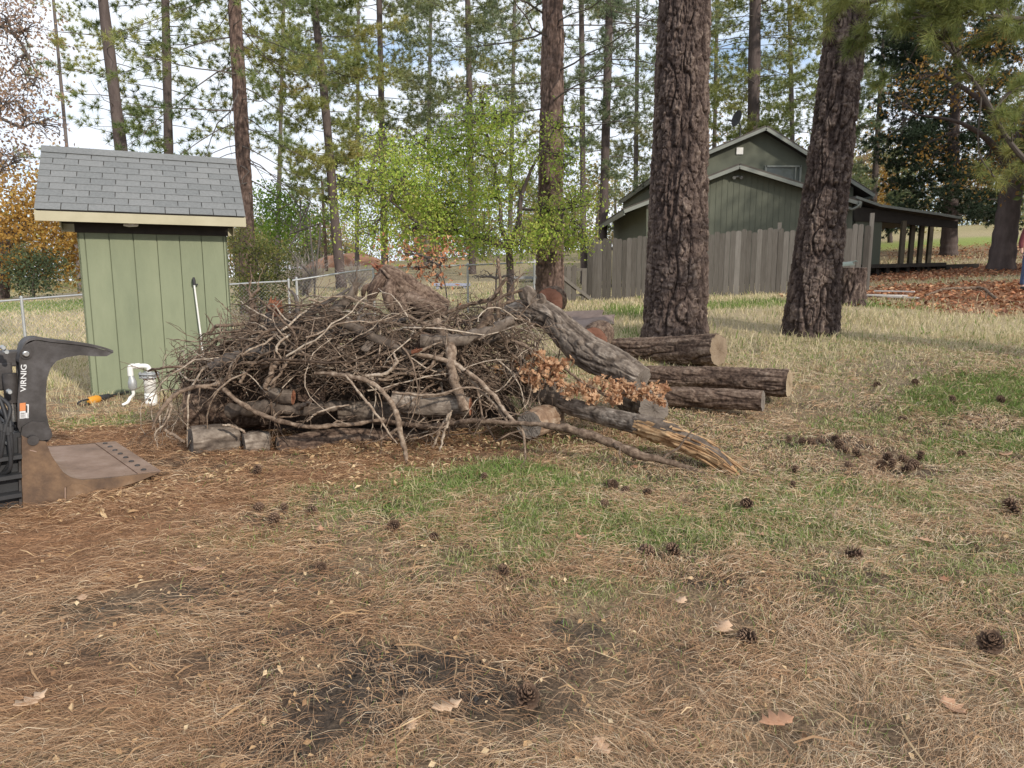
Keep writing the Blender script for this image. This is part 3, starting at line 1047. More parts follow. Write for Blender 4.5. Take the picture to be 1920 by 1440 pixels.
def plank_gate():
    p0 = at(1022, 565, 20.6); p1 = at(1100, 563, 20.9)
    d = p1 - p0; d[2] = 0; Ln = np.linalg.norm(d); ax = d / Ln; out = np.array([ax[1], -ax[0], 0])
    z = hz(*p0[:2]) - .02
    r = thing('plank_gate', (p0[0], p0[1], z), 'sagging plank gate with a diagonal brace at the left end of the board fence', 'gate')
    b = MB()
    n = 8
    for k in range(n):
        if k == 6: continue
        h = 1.2 - .02 * k + rng.normal(0, .02)
        q = np.array([p0[0], p0[1], z]) + ax * (k * Ln / n)
        board(b, q, ax, out, Ln / n - .012, h, np.clip(rng.normal(.3, .15), 0, 1))
    b.build('board_panel', M_fence, r, smooth=False)
    b = MB()
    a = np.array([p0[0], p0[1], z + 1.16]) + out * .045; c = np.array([p1[0], p1[1], z + .10]) + out * .045 + ax * .15
    dd = unit(c - a)
    b.box((a + c) / 2, dd, out, np.cross(dd, out), np.linalg.norm(c - a) / 2, .018, .045, 0, .75)
    b.build('brace', M_fence, r, smooth=False)
    b = MB()
    for hh in (.25, 1.0):
        q = np.array([p0[0], p0[1], z + hh]) - out * .022 + ax * Ln / 2
        b.box(q, ax, out, UZ, Ln / 2, .018, .04, 0, .5)
    b.build('rail', M_fence, r, smooth=False)
plank_gate()

def chain_fence():
    specs = [([(-60, 570, 14.6), (150, 553, 15.4), (437, 533, 16.2), (541, 527, 16.5)], 'chain link fence with thin top rail passing behind the green shed', [(-60, 570, 14.6), (40, 560, 15.0), (250, 545, 15.7), (541, 527, 16.5)]),
             ([(548, 526, 16.5), (700, 505, 17.2), (880, 497, 17.8), (1018, 491, 18.4)], 'chain link fence with pale posts crossing the field behind the brush pile', [(556, 524, 16.55), (700, 505, 17.2), (877, 497, 17.8), (1002, 491, 18.35)])]
    for top, label, posts in specs:
        T = np.array([at(*q) for q in top])
        T = spline(T, 60)
        base = T.copy()
        base[:, 2] = hgt(T[:, 0], T[:, 1])
        r = thing('chain_link_fence', tuple(base[0]), label, 'fence')
        b = MB(); b.tube(T, .021, 8); b.build('top_rail', M_wire, r)
        for q in posts:
            P = at(*q)
            z = hz(P[0], P[1])
            b = MB()
            b.tube([np.array([P[0], P[1], z - .1]), np.array([P[0], P[1], P[2] + .02])], .03, 10, 0, .8)
            b.tube([np.array([P[0], P[1], P[2] + .02]), np.array([P[0], P[1], P[2] + .06])], [.036, .015], 10, 0, .8)
            b.build('post', M_wire, r)
        seg = np.linalg.norm(np.diff(T[:, :2], axis=0), axis=1)
        cum = np.concatenate([[0], np.cumsum(seg)])
        Ltot = cum[-1]
        def pos(s, u):
            s = np.clip(s, 0, Ltot)
            o = np.stack([np.interp(s, cum, T[:, k]) for k in range(3)], -1)
            bz = np.interp(s, cum, base[:, 2]) + .03
            o[..., 2] = bz + (o[..., 2] - bz) * u
            return o
        b = MB()
        hh = 1.2
        for sg in (1, -1):
            s0 = np.arange(-hh, Ltot + hh, .085)
            u = np.linspace(0, 1, 5)
            ss = s0[:, None] + sg * (u * hh)[None]
            PP = pos(ss, np.broadcast_to(u, ss.shape))
            for k in range(4):
                a, c = PP[:, k], PP[:, k + 1]
                ok = (ss[:, k] > 0) & (ss[:, k + 1] > 0) & (ss[:, k] < Ltot) & (ss[:, k + 1] < Ltot)
                a, c = a[ok], c[ok]
                wv = np.array([0, .0, .0016]); wy = np.array([.0011, -.0011, 0])
                v = np.stack([a + wv, a - wv * .5 + wy, a - wv * .5 - wy, c + wv, c - wv * .5 + wy, c - wv * .5 - wy], 1).reshape(-1, 3)
                kk = np.arange(len(a))[:, None] * 6
                b.add(v, np.concatenate([kk + np.array([[0, 1, 4, 3]]), kk + np.array([[1, 2, 5, 4]]), kk + np.array([[2, 0, 3, 5]])]), 0, .6)
        b.build('wire_mesh', M_wire, r, smooth=False)
chain_fence()

# ================================================================== TREES
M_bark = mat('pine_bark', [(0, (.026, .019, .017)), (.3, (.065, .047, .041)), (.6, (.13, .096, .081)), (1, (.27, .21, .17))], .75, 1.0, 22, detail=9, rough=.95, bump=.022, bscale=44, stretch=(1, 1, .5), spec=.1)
M_barkred = mat('red_pine_bark', [(0, (.045, .034, .030)), (.4, (.115, .078, .064)), (.7, (.19, .132, .108)), (1, (.29, .215, .18))], .75, .9, 18, detail=8, rough=.95, bump=.012, bscale=26, stretch=(1, 1, .4), spec=.1)
M_barkdark = mat('dark_far_bark', [(0, (.045, .036, .034)), (.5, (.105, .082, .075)), (1, (.18, .145, .13))], .5, .7, 6, detail=8, rough=.95, bump=.02, bscale=14, stretch=(1, 1, .3), spec=.1)
M_barkfar = mat('hazed_far_bark', [(0, (.07, .06, .058)), (.5, (.14, .118, .11)), (1, (.22, .19, .175))], .5, .7, 6, rough=.95, stretch=(1, 1, .3), spec=.1)  # bark of far trunks lightened in colour to stand in for haze
M_limb = mat('grey_limb_bark', [(0, (.05, .042, .037)), (.5, (.11, .092, .08)), (1, (.19, .165, .145))], .6, .5, 10, rough=.95)
def leafmat(name, cols, tr=.35):
    n = len(cols)
    return mat(name, [(i / (n - 1), c) for i, c in enumerate(cols)], .95, .12, 1.2, rough=.6, transl=tr, spec=.25)
M_pn = leafmat('pine_needles_green', [(.055, .085, .036), (.12, .165, .062), (.22, .265, .09), (.36, .37, .12), (.46, .35, .13)])
M_pn_grey = leafmat('pine_needles_greygreen', [(.07, .10, .06), (.155, .195, .11), (.25, .295, .15), (.37, .37, .16), (.45, .35, .14)])
M_fir = leafmat('dark_conifer_needles', [(.022, .036, .022), (.042, .064, .036), (.07, .098, .05), (.11, .135, .065)], .2)
M_lime = leafmat('lime_leaves', [(.10, .18, .03), (.21, .33, .055), (.34, .47, .08), (.47, .55, .11), (.56, .52, .15)], .45)
M_olive = leafmat('olive_leaves', [(.05, .07, .022), (.11, .13, .035), (.20, .19, .05), (.34, .24, .06)])
M_autumn = leafmat('autumn_leaves', [(.11, .06, .025), (.28, .15, .04), (.45, .26, .06), (.58, .36, .10), (.40, .36, .10)], .45)
M_pale = leafmat('pale_oak_leaves', [(.16, .10, .08), (.33, .22, .16), (.48, .34, .24), (.58, .42, .24)], .45)
M_woods = leafmat('woodland_leaves', [(.07, .09, .05), (.14, .17, .07), (.24, .25, .10), (.38, .28, .11), (.30, .22, .15)], .35)

def bark_trunk(b, pts, seg, step, cw, ch, depth, seed, mat_=0, flare=None):
    """pts rows x,y,z,r : plated bark built as real relief"""
    P4 = spline(pts, 160)
    s = np.concatenate([[0], np.cumsum(np.linalg.norm(np.diff(P4[:, :3], axis=0), axis=1))])
    n = max(6, int(s[-1] / step))
    ss = np.linspace(0, s[-1], n)
    P = np.stack([np.interp(ss, s, P4[:, k]) for k in range(4)], -1)
    R = P[:, 3]; P = P[:, :3]
    T = unit(np.gradient(P, axis=0))
    a = np.array([1.0, 0, 0]) if abs(T[0][0]) < .8 else np.array([0, 0, 1.0])
    U = np.zeros_like(P)
    for i in range(n):
        a = a - T[i] * np.dot(a, T[i]); a /= np.linalg.norm(a); U[i] = a
    V = np.cross(T, U)
    th = np.linspace(0, 2 * math.pi, seg, endpoint=False)
    Rm = R.mean()
    nu = max(4, int(round(2 * math.pi * Rm / cw)))
    SS, TH = np.meshgrid(ss, th, indexing='ij')
    q = np.stack([np.cos(TH) * Rm, np.sin(TH) * Rm, SS], -1)
    wu = (fbm(q, 3.0, seed + 3, 3) - .5) * 1.3
    wv = (fbm(q, 5.0, seed + 7, 3) - .5) * 1.2
    u = TH / (2 * math.pi) * nu + wu
    v = SS / ch + wv
    iu, iv = np.floor(u), np.floor(v)
    F1 = np.full(u.shape, 9.0); F2 = np.full(u.shape, 9.0); ID = np.zeros(u.shape)
    for du in (-1, 0, 1):
        for dv in (-1, 0, 1):
            cu, cv = iu + du, iv + dv
            cm = np.mod(cu, nu)
            jx = hsh(cm, cv, seed); jy = hsh(cm, cv, seed + 5.5)
            d = np.hypot(cu + .15 + .7 * jx - u, cv + .1 + .8 * jy - v)
            i_ = hsh(cm, cv, seed + 9.1)
            new = d < F1
            F2 = np.where(new, F1, np.minimum(F2, d))
            ID = np.where(new, i_, ID)
            F1 = np.where(new, d, F1)
    pl = sstep(.0, .55, F2 - F1)
    fine = fbm(q, 24, seed + 2, 4)
    fur = np.abs(2 * fbm(q * np.array([1, 1, .16]), .62 / cw, seed + 13, 2) - 1)
    fur2 = np.abs(2 * fbm(q * np.array([1, 1, .24]), 1.1 / cw, seed + 23, 2) - 1)
    pl = sstep(.0, .17, fur) * (.45 + .55 * sstep(.0, .14, fur2)) * (.62 + .38 * sstep(0, .10, F2 - F1))
    flake = np.floor(fbm(q * np.array([1, 1, .7]), 1.6 / cw, seed + 31, 3) * 9) / 9
    disp = depth * 1.25 * (pl * (.75 + .25 * ID) - .75) + depth * .8 * (flake - .5) + depth * .6 * (fine - .5)
    rr = R[:, None] + disp
    if flare is not None:
        rr = rr + flare(TH, SS)
    ring = P[:, None] + (np.cos(TH)[..., None] * U[:, None] + np.sin(TH)[..., None] * V[:, None]) * rr[..., None]
    i, j = np.meshgrid(np.arange(n - 1), np.arange(seg), indexing='ij')
    j2 = (j + 1) % seg
    f = np.stack([i * seg + j, i * seg + j2, (i + 1) * seg + j2, (i + 1) * seg + j], -1).reshape(-1, 4)
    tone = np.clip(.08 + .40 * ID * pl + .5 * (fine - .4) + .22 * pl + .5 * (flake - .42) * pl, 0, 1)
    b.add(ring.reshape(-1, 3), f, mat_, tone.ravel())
    return ring, P, R, T, U, V

def needles(b, C, D, ln, wd, cnt, mat_, tone, spread=.9):
    """bunches of needles: C centres, D directions"""
    n = len(C)
    if n == 0: return
    C = np.repeat(C, cnt, 0); D = np.repeat(D, cnt, 0); tone = np.repeat(tone, cnt)
    d = unit(D * .55 + rng.normal(0, spread, (n * cnt, 3)) * .62)
    s = unit(np.cross(d, rng.normal(0, 1, (n * cnt, 3)))) * (wd * .5)
    l_ = ln * rng.uniform(.65, 1.15, (n * cnt, 1))
    b.tri_list(np.stack([C - s, C + s, C + d * l_], 1), mat_, np.clip(tone + rng.normal(0, .07, n * cnt), 0, 1))

def pine_crown(b, axis, h0, h1, maxlen, nb, Y, tone0=.4, droop=.25, tuft=14, sub=6, seed=0, nl=.2, yellow=.0, bare=0, low_short=.5, dens_top=None, wmul=1.0):
    rg = np.random.default_rng(seed + 100)
    hs = np.sort(rg.uniform(h0, h1, nb))
    C, D, TT = [], [], []
    for k, h in enumerate(hs):
        t = (h - h0) / max(h1 - h0, .1)
        p, r = axis(h)
        az = k * 2.4 + rg.normal(0, .5)
        Ln = maxlen * (low_short + (1 - low_short) * min(1, t * 3)) * rg.uniform(.55, 1.1)
        dr = droop * rg.uniform(.3, 1.5)
        isbare = rg.random() < bare * (1 - t)
        u = np.linspace(0, 1, 7)
        hd = np.array([math.cos(az), math.sin(az), 0])
        sd_ = np.array([-hd[1], hd[0], 0])
        wob = rg.normal(0, .10, 7).cumsum() * Ln * .3
        path = p + hd * (r * .6 + u * Ln)[:, None] + UZ * ((-dr * Ln * u ** 1.3 + .16 * Ln * u ** 3 + .08 * Ln * u))[:, None] + sd_ * wob[:, None]
        rb = max(.008, .004 + .0052 * Ln)
        b.tube(path, rb * (1 - .8 * u), 5, 0, rg.uniform(.2, .7), cap=False)
        btone = tone0 + rg.normal(0, .09) + (yellow if rg.random() < .4 else 0)
        ns = int(sub * 1.9 * (.6 + .5 * rg.random()) * (Ln / maxlen + .4)) if not isbare else 0
        for q in range(ns):
            f = .30 + .7 * (q + rg.random()) / max(ns, 1)
            x = f * 6
            i = min(int(x), 5)
            o = path[i] + (path[i + 1] - path[i]) * (x - i)
            tg = unit(path[i + 1] - path[i])
            sgn = 1 if q % 2 else -1
            d = unit(tg * .8 + sd_ * sgn * rg.uniform(.3, 1.1) + UZ * rg.normal(.12, .45))
            l2 = Ln * rg.uniform(.16, .34) * (1.15 - f * .5)
            e1 = o + d * l2 * .5 + UZ * -.03 * l2
            e2 = o + d * l2 + UZ * .06 * l2
            b.tube([o, e1, e2], [rb * .35, rb * .25, .005], 4, 0, .4, cap=False)
            m = max(2, int(l2 / (nl * 1.05)))
            uu = np.linspace(.3, 1.0, m)[:, None]
            C.append(o + (e2 - o) * uu + rg.normal(0, nl * .4, (m, 3)))
            D.append(np.repeat((unit(d + UZ * .25))[None], m, 0))
            TT.append(np.full(m, btone) + rg.normal(0, .05, m))
        if ns:
            C.append(path[-1:]); D.append(unit(path[-1:] - path[-2:-1])); TT.append(np.array([btone]))
    if C:
        C = np.vstack(C); D = np.vstack(D); TT = np.concatenate(TT)
        needles(b, C, D, nl * 1.1, max(.008, .00082 * Y) * wmul, int(tuft * 1.85), 1, np.clip(TT, 0, 1))

PINE_PTS = {}
def pine(label, foot, top, r0, r1, H, crown, bark, needle, group=None, seg=14, hi=None, seed=0, name='pine_tree', flare=.25, cat='tree', curve=None):
    """foot=(px,py,Y) on the ground, top=(px,0) where the trunk leaves the picture"""
    Y = foot[2]
    a = at(*foot); a[2] = hz(a[0], Y) - .12
    c = at(top[0], top[1], Y)
    rows = [(*a, r0 * (1 + flare)), (*(a + (c - a) * .04), r0 * 1.08), (*(a + (c - a) * .12), r0)]
    if curve:
        for cpx, cpy, cr in curve:
            q = at(cpx, cpy, Y)
            rows.append((*q, cr))
    else:
        rows.append((*(a + (c - a) * .5), (r0 + r1) / 2))
    rows.append((*c, r1))
    d = unit(c - np.array(rows[-2][:3])) if curve else unit(c - a)
    hh = H - c[2]
    if hh > 1:
        rows.append((*(c + d * hh * .5), r1 * .6))
        rows.append((*(c + d * hh), .03))
    rows = np.array(rows)
    r = thing(name, tuple(a), label, cat, group)
    b = MB()
    if hi:
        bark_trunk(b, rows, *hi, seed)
    else:
        P4 = spline(rows, 40)
        jit = 1 + .05 * np.sin(np.arange(40) * 1.7 + seed)
        b.tube(P4[:, :3], P4[:, 3] * jit, seg, 0, .5)
    b.build('trunk', bark, r)
    zz = rows[:, 2]
    def axis(h):
        z = a[2] + h
        return np.array([np.interp(z, zz, rows[:, k]) for k in range(3)]), float(np.interp(z, zz, rows[:, 3]))
    if crown:
        b = MB()
        for cr in crown:
            pine_crown(b, axis, Y=Y, seed=seed, **cr)
        b.build('crown', [M_limb, needle], r, smooth=False)
    return r

def zt(Y):
    return 1.6 + .40 * Y

def V(Y, **k):
    return dict(h1=zt(Y) * 1.12, **k)

# the two big pines and the tall one by the gate
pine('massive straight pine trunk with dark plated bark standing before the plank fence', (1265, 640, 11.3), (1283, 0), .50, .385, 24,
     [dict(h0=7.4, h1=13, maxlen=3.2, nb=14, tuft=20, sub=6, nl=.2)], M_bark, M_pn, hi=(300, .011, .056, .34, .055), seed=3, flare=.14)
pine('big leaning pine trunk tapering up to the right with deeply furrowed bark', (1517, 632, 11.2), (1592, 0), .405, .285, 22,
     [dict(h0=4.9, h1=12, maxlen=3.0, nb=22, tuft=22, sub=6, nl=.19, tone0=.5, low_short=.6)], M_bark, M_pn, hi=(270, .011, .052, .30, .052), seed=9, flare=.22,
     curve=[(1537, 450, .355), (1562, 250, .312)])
pine('tall brown pine trunk rising behind the gate beside the lime green tree', (1030, 592, 17.0), (1037, 0), .345, .245, 24,
     [V(17, h0=3.8, maxlen=4.4, nb=20, tuft=16, sub=4, nl=.2, bare=.7, droop=.15)], M_barkred, M_pn_grey, hi=(120, .025, .07, .32, .035), seed=5, flare=.35)
# pines left of centre
pine('slim leaning pine left of the shed roof with sparse dark boughs', (262, 560, 29), (193, 0), .27, .19, 24,
     [V(29, h0=6.2, maxlen=3.4, nb=36, tuft=18, sub=4, nl=.22, tone0=.3, bare=.75, droop=.22, low_short=.45)], M_barkdark, M_pn, seed=11)
pine('dark straight pine trunk above the middle of the shed roof', (322, 560, 32), (310, 0), .22, .16, 24,
     [V(32, h0=6.0, maxlen=3.3, nb=52, tuft=18, sub=5, nl=.22, tone0=.42, bare=.35, yellow=.25, droop=.25, low_short=.7)], M_barkdark, M_pn, seed=12)
pine('reddish pine trunk just right of the shed with drooping bare limbs', (467, 560, 22), (439, 0), .27, .185, 24,
     [V(22, h0=3.6, maxlen=3.4, nb=58, tuft=16, sub=5, nl=.2, tone0=.38, bare=.85, yellow=.3, droop=.75, low_short=.9)], M_barkred, M_pn, hi=(60, .04, .09, .18, .02), seed=13, curve=[(455, 280, .215)])
pine('thin dark pine trunk standing alone in the field with yellow green boughs', (641, 545, 34), (588, 0), .24, .15, 22,
     [V(34, h0=4.6, maxlen=3.6, nb=85, tuft=18, sub=8, nl=.24, tone0=.6, yellow=.2, droop=.3, low_short=.55)], M_barkdark, M_pn, seed=14, curve=[(627, 400, .22), (610, 200, .19)])
pine('pale grey green pine behind the lime tree, left of centre', (722, 520, 42), (711, 0), .21, .15, 24,
     [V(42, h0=5.0, maxlen=3.9, nb=80, tuft=14, sub=6, nl=.26, tone0=.55, droop=.2, low_short=.8)], M_barkdark, M_pn_grey, seed=15)
pine('grey green pine with a thin trunk directly above the lime tree', (886, 515, 40), (877, 0), .19, .15, 24,
     [V(40, h0=5.0, maxlen=3.6, nb=80, tuft=14, sub=6, nl=.26, tone0=.5, yellow=.15, droop=.2, low_short=.8)], M_barkdark, M_pn_grey, seed=16)
pine('slender pole thin pine between the tall brown trunk and the house', (1095, 520, 30), (1090, 0), .135, .10, 22,
     [V(30, h0=4.0, maxlen=2.3, nb=50, tuft=15, sub=5, nl=.22, tone0=.35, bare=.5)], M_barkdark, M_pn_grey, seed=17)
pine('dark pine with long open boughs left of the house gable', (1128, 520, 31), (1143, 0), .20, .16, 24,
     [V(31, h0=3.6, maxlen=4.6, nb=60, tuft=14, sub=6, nl=.22, tone0=.4, bare=.4, droop=.3)], M_barkdark, M_pn_grey, seed=18)
pine('pine with a pale trunk standing behind the house gable', (1408, 500, 40), (1416, 0), .36, .30, 26,
     [V(40, h0=5.0, maxlen=4.4, nb=95, tuft=15, sub=7, nl=.26, tone0=.6, yellow=.08, droop=.3)], M_barkdark, M_pn, seed=19)
pine('slim pine right of the leaning trunk, partly behind the porch roof', (1632, 470, 42), (1658, 60), .20, .10, 16,
     [dict(h0=1.5, h1=14, maxlen=3.0, nb=80, tuft=16, sub=6, nl=.26, tone0=.38, droop=.3, low_short=.9)], M_barkdark, M_pn_grey, seed=20)
# second rank that fills the gaps
FAR = [(150, 545, 62, 100), (520, 530, 52, 532), (670, 520, 54, 672), (800, 515, 52, 808), (955, 508, 50, 965), (1190, 490, 46, 1196), (1335, 480, 50, 1345), (1490, 470, 44, 1480), (1550, 470, 52, 1545)]
for k, (px, py, Y, tx) in enumerate(FAR):
    low = .12 if k > 1 else .3
    pine('far grey green pine among the crowded trees across the field', (px, py, Y), (tx, 0), .17, .11, zt(Y) + rng.uniform(2, 8),
         [dict(h0=zt(Y) * low * rng.uniform(.8, 1.5), h1=zt(Y) * 1.1, maxlen=rng.uniform(3.2, 4.6), nb=62 if k > 1 else 22, tuft=12, sub=6, nl=.30, tone0=rng.uniform(.5, .78), yellow=.12, droop=.28, low_short=.8)],
         M_barkfar, M_pn_grey if k % 2 else M_pn, group='far pines across the field', seed=40 + k)
pine('dark dense conifer hiding the far end of the porch roof', (1779, 474, 33), (1800, 0), .34, .12, 15,
     [dict(h0=1.9, h1=11.2, maxlen=3.4, nb=165, tuft=14, sub=8, nl=.17, tone0=.45, droop=.3, low_short=1.0, wmul=1.5)], M_barkdark, M_fir, name='conifer_tree', seed=21)

# ------------------------------------------------------------------ broadleaf trees
def leaf_cloud(b, centres, radii, count, size, tone0, rg, mat_=1, flat=.8, sig=.16, clump=26, drop=0):
    w_ = np.asarray(radii) ** 2
    w_ = w_ / w_.sum()
    nc = max(1, count // clump)
    pick = rg.choice(len(centres), nc, p=w_)
    cc = np.asarray(centres)[pick] + unit(rg.normal(0, 1, (nc, 3))) * (np.asarray(radii)[pick] * rg.uniform(0, 1, nc) ** .45)[:, None] * np.array([1, 1, flat])
    tn = tone0 + rg.normal(0, .14, nc)
    sp_ = size * 4.2
    P = np.repeat(cc, clump, 0) + rg.normal(0, 1, (nc * clump, 3)) * sp_ * np.array([.6, .6, .45 + drop])
    t = np.clip(np.repeat(tn, clump) + rg.normal(0, sig, nc * clump), 0, 1)
    n = len(P)
    a = unit(rg.normal(0, 1, (n, 3)) + np.array([0, 0, -.5]))
    c = unit(np.cross(a, rg.normal(0, 1, (n, 3))))
    nrm = np.cross(a, c)
    s = (size * rg.uniform(.6, 1.25, n))[:, None]
    v = np.stack([P - a * s * .5, P + c * s * .28 + nrm * s * .08, P + a * s * .5, P - c * s * .28 + nrm * s * .08], 1)
    b.tri_list(v, mat_, t)
    return cc

def limb_to(b, o, e, r0, r1, rg, sag=.1, seg=6, mat_=0):
    n = 7
    u = np.linspace(0, 1, n)[:, None]
    L_ = np.linalg.norm(e - o)
    p = o + (e - o) * u + UZ * (np.sin(u * math.pi) * L_ * sag) + np.concatenate([[[0, 0, 0]], rg.normal(0, .03 * L_, (n - 2, 3)), [[0, 0, 0]]])
    b.tube(p, np.linspace(r0, r1, n), seg, mat_, .4, cap=False)
    return p

def broadleaf(name, label, foot, trunk, limbs, clusters, leafm, barkm, count, size, tone0, seed, cat='tree', group=None, twigs=1, clump=26, drop=0, r0=.2):
    """trunk: list (px,py,Y,r); limbs: list of polylines (px,py,Y,r); clusters: (px,py,Y,rad)"""
    rg = np.random.default_rng(seed)
    T = [(*at(*q[:3]), q[3]) for q in trunk]
    base = np.array(T[0][:3]); base[2] = hz(base[0], base[1]) - .08
    T[0] = (*base, T[0][3])
    r = thing(name, tuple(base), label, cat, group)
    b = MB()
    P4 = spline(np.array(T), 24)
    b.tube(P4[:, :3], P4[:, 3] * (1 + .06 * np.sin(np.arange(24) * 2.1)), 12, 0, .4)
    ends = [P4[-1, :3]]
    nodes = [P4[k, :3] for k in range(8, 24, 3)]
    for lm in limbs:
        Q = spline(np.array([(*at(*q[:3]), q[3]) for q in lm]), 18)
        b.tube(Q[:, :3], Q[:, 3], 8, 0, .35, cap=False)
        nodes += [Q[k, :3] for k in range(5, 18, 2)]
    b.build('trunk', barkm, r)
    b = MB()
    C = [at(*q[:3]) for q in clusters]
    R = [q[3] for q in clusters]
    nd = np.array(nodes)
    for c_, rr in zip(C, R):
        o = nd[np.argmin(np.linalg.norm(nd - c_, axis=1) + rg.uniform(0, .2 * rr, len(nd)))]
        p = limb_to(b, o, c_, .02 + .014 * rr, .01 + .003 * rr, rg)
        for k in range(int(5 * twigs)):
            o2 = p[rg.integers(2, 7)]
            e2 = c_ + unit(rg.normal(0, 1, 3)) * rr * rg.uniform(.5, 1.0)
            p2 = limb_to(b, o2, e2, .010 + .004 * rr, .005, rg, seg=4)
            for j in range(2):
                o3 = p2[rg.integers(2, 7)]
                limb_to(b, o3, o3 + unit(rg.normal(0, 1, 3)) * rr * .4, .006 + .002 * rr, .004, rg, seg=3)
    leaf_cloud(b, C, R, count, size, tone0, rg, clump=clump, drop=drop)
    b.build('crown', [barkm, leafm], r, smooth=False)
    return r

yy = 16.0
broadleaf('small_tree', 'small lime green leafy tree with a dark crooked trunk behind the brush pile', None,
          [(957, 585, yy, .10), (957, 530, yy, .085), (955, 475, yy, .08), (950, 452, yy, .07)],
          [[(952, 462, yy, .07), (905, 450, yy - .1, .06), (860, 435, yy - .2, .045), (800, 428, yy - .4, .035), (755, 395, yy - .5, .025), (690, 345, yy - .6, .012)],
           [(950, 455, yy, .06), (939, 420, yy, .05), (938, 380, yy + .1, .04), (925, 300, yy + .2, .025), (905, 215, yy + .2, .01)],
           [(953, 460, yy, .065), (972, 420, yy, .06), (977, 370, yy, .05), (1000, 310, yy - .1, .03), (1022, 275, yy - .2, .02), (1040, 240, yy - .2, .01)],
           [(976, 392, yy, .03), (1035, 394, yy - .2, .022), (1105, 385, yy - .4, .01)],
           [(977, 365, yy, .03), (960, 330, yy + .3, .02), (955, 280, yy + .5, .01)]],
          [(885, 240, yy, .62), (935, 225, yy + .2, .5), (850, 290, yy + .3, .85), (950, 290, yy, .75), (760, 330, yy - .2, .95), (690, 360, yy - .5, .7), (840, 370, yy - .3, 1.0), (720, 270, yy + .2, .45), (905, 190, yy, .25), (920, 370, yy + .3, .8),
           (700, 440, yy - .3, .7), (770, 440, yy - .2, .75), (850, 440, yy - .4, .75), (920, 450, yy - .5, .55), (990, 450, yy - .3, .6), (1050, 440, yy - .4, .6), (1075, 380, yy - .3, .55), (1030, 400, yy - .1, .5),
           (1050, 240, yy - .1, .35), (1060, 310, yy - .2, .42), (660, 400, yy - .3, .4), (820, 400, yy + .5, .8), (745, 385, yy + .3, .6), (1085, 450, yy - .2, .4), (800, 280, yy + .2, .5)],
          M_lime, M_barkdark, 27000, .07, .66, 5, twigs=2.2, clump=9)
yy = 24.5
broadleaf('oak_tree', 'dark leaning oak trunk at the right edge with rust and olive leaves', None,
          [(1876, 508, yy, .44), (1886, 430, yy, .36), (1898, 340, yy, .33), (1902, 285, yy, .28)],
          [[(1900, 300, yy, .2), (1880, 240, yy - .5, .14), (1840, 190, yy - 1, .09), (1770, 140, yy - 1, .05)], [(1902, 290, yy, .2), (1930, 200, yy, .15), (1950, 100, yy, .1)],
           [(1898, 330, yy, .14), (1860, 270, yy - 1, .1), (1800, 230, yy - 1.5, .06), (1720, 215, yy - 1.5, .03)]],
          [(1680, 190, yy - 1, .8), (1720, 150, yy - 1, .9), (1680, 245, yy - 1.2, .5), (1770, 190, yy - 1, .8), (1760, 280, yy, .8), (1850, 150, yy - 1, 1.2), (1900, 220, yy - 1, 1.2), (1830, 330, yy, .9), (1890, 330, yy - 1, 1.0), (1800, 90, yy - 1, 1.3), (1900, 60, yy, 1.4), (1950, 300, yy, 1.5), (1960, 150, yy, 1.6)],
          M_autumn, M_barkdark, 3000, .12, .3, 6, twigs=1.6, clump=10)
yy = 38.0
broadleaf('oak_tree', 'golden orange oak at far left behind the shed', None,
          [(2, 545, yy, .35), (8, 480, yy, .32), (20, 430, yy, .25)],
          [[(12, 460, yy, .2), (60, 410, yy, .14), (110, 380, yy, .08)], [(15, 450, yy, .2), (-30, 400, yy, .12)]],
          [(30, 400, yy, 1.6), (90, 390, yy, 1.6), (120, 440, yy - 1, 1.3), (60, 450, yy - 1, 1.4), (-20, 420, yy, 1.6), (20, 500, yy - 1, 1.1), (110, 500, yy, 1.1), (70, 350, yy + 1, 1.2), (-10, 340, yy + 1, 1.4), (135, 480, yy, .9), (155, 430, yy, .8)],
          M_autumn, M_barkdark, 9000, .21, .55, 7, clump=18)
yy = 13.5
broadleaf('oak_tree', 'pale tan oak boughs hanging into view at upper left', None,
          [(-420, 640, yy, .4), (-400, 400, yy, .34), (-380, 200, yy, .28), (-360, 50, yy, .2)],
          [[(-390, 250, yy, .16), (-250, 60, yy, .11), (-100, 20, yy, .07), (20, 60, yy, .03), (70, 140, yy, .015)], [(-385, 220, yy, .14), (-220, 200, yy - .5, .09), (-80, 190, yy - .5, .05), (40, 240, yy - .5, .02)],
           [(-390, 330, yy, .1), (-200, 300, yy, .06), (-20, 340, yy, .02)]],
          [(10, 30, yy, .7), (60, 60, yy, .5), (20, 130, yy, .6), (65, 160, yy - .3, .38), (0, 200, yy - .4, .6), (50, 220, yy - .5, .5), (90, 235, yy - .5, .28), (0, 290, yy, .5), (40, 300, yy, .3), (-60, 120, yy, .8), (-80, 250, yy, .8), (-160, 100, yy, .9)],
          M_pale, M_limb, 4600, .075, .5, 8, twigs=2.2, clump=9, drop=.3)
yy = 44.0
broadleaf('small_tree', 'small orange leafed tree beyond the porch roof', None, [(1668, 470, yy, .16), (1668, 420, yy, .12), (1670, 380, yy, .08)], [],
          [(1655, 345, yy, 1.0), (1685, 350, yy, 1.0), (1670, 315, yy, .8), (1700, 385, yy, .9), (1640, 390, yy, .9)], M_autumn, M_barkdark, 2200, .2, .5, 9, clump=14)
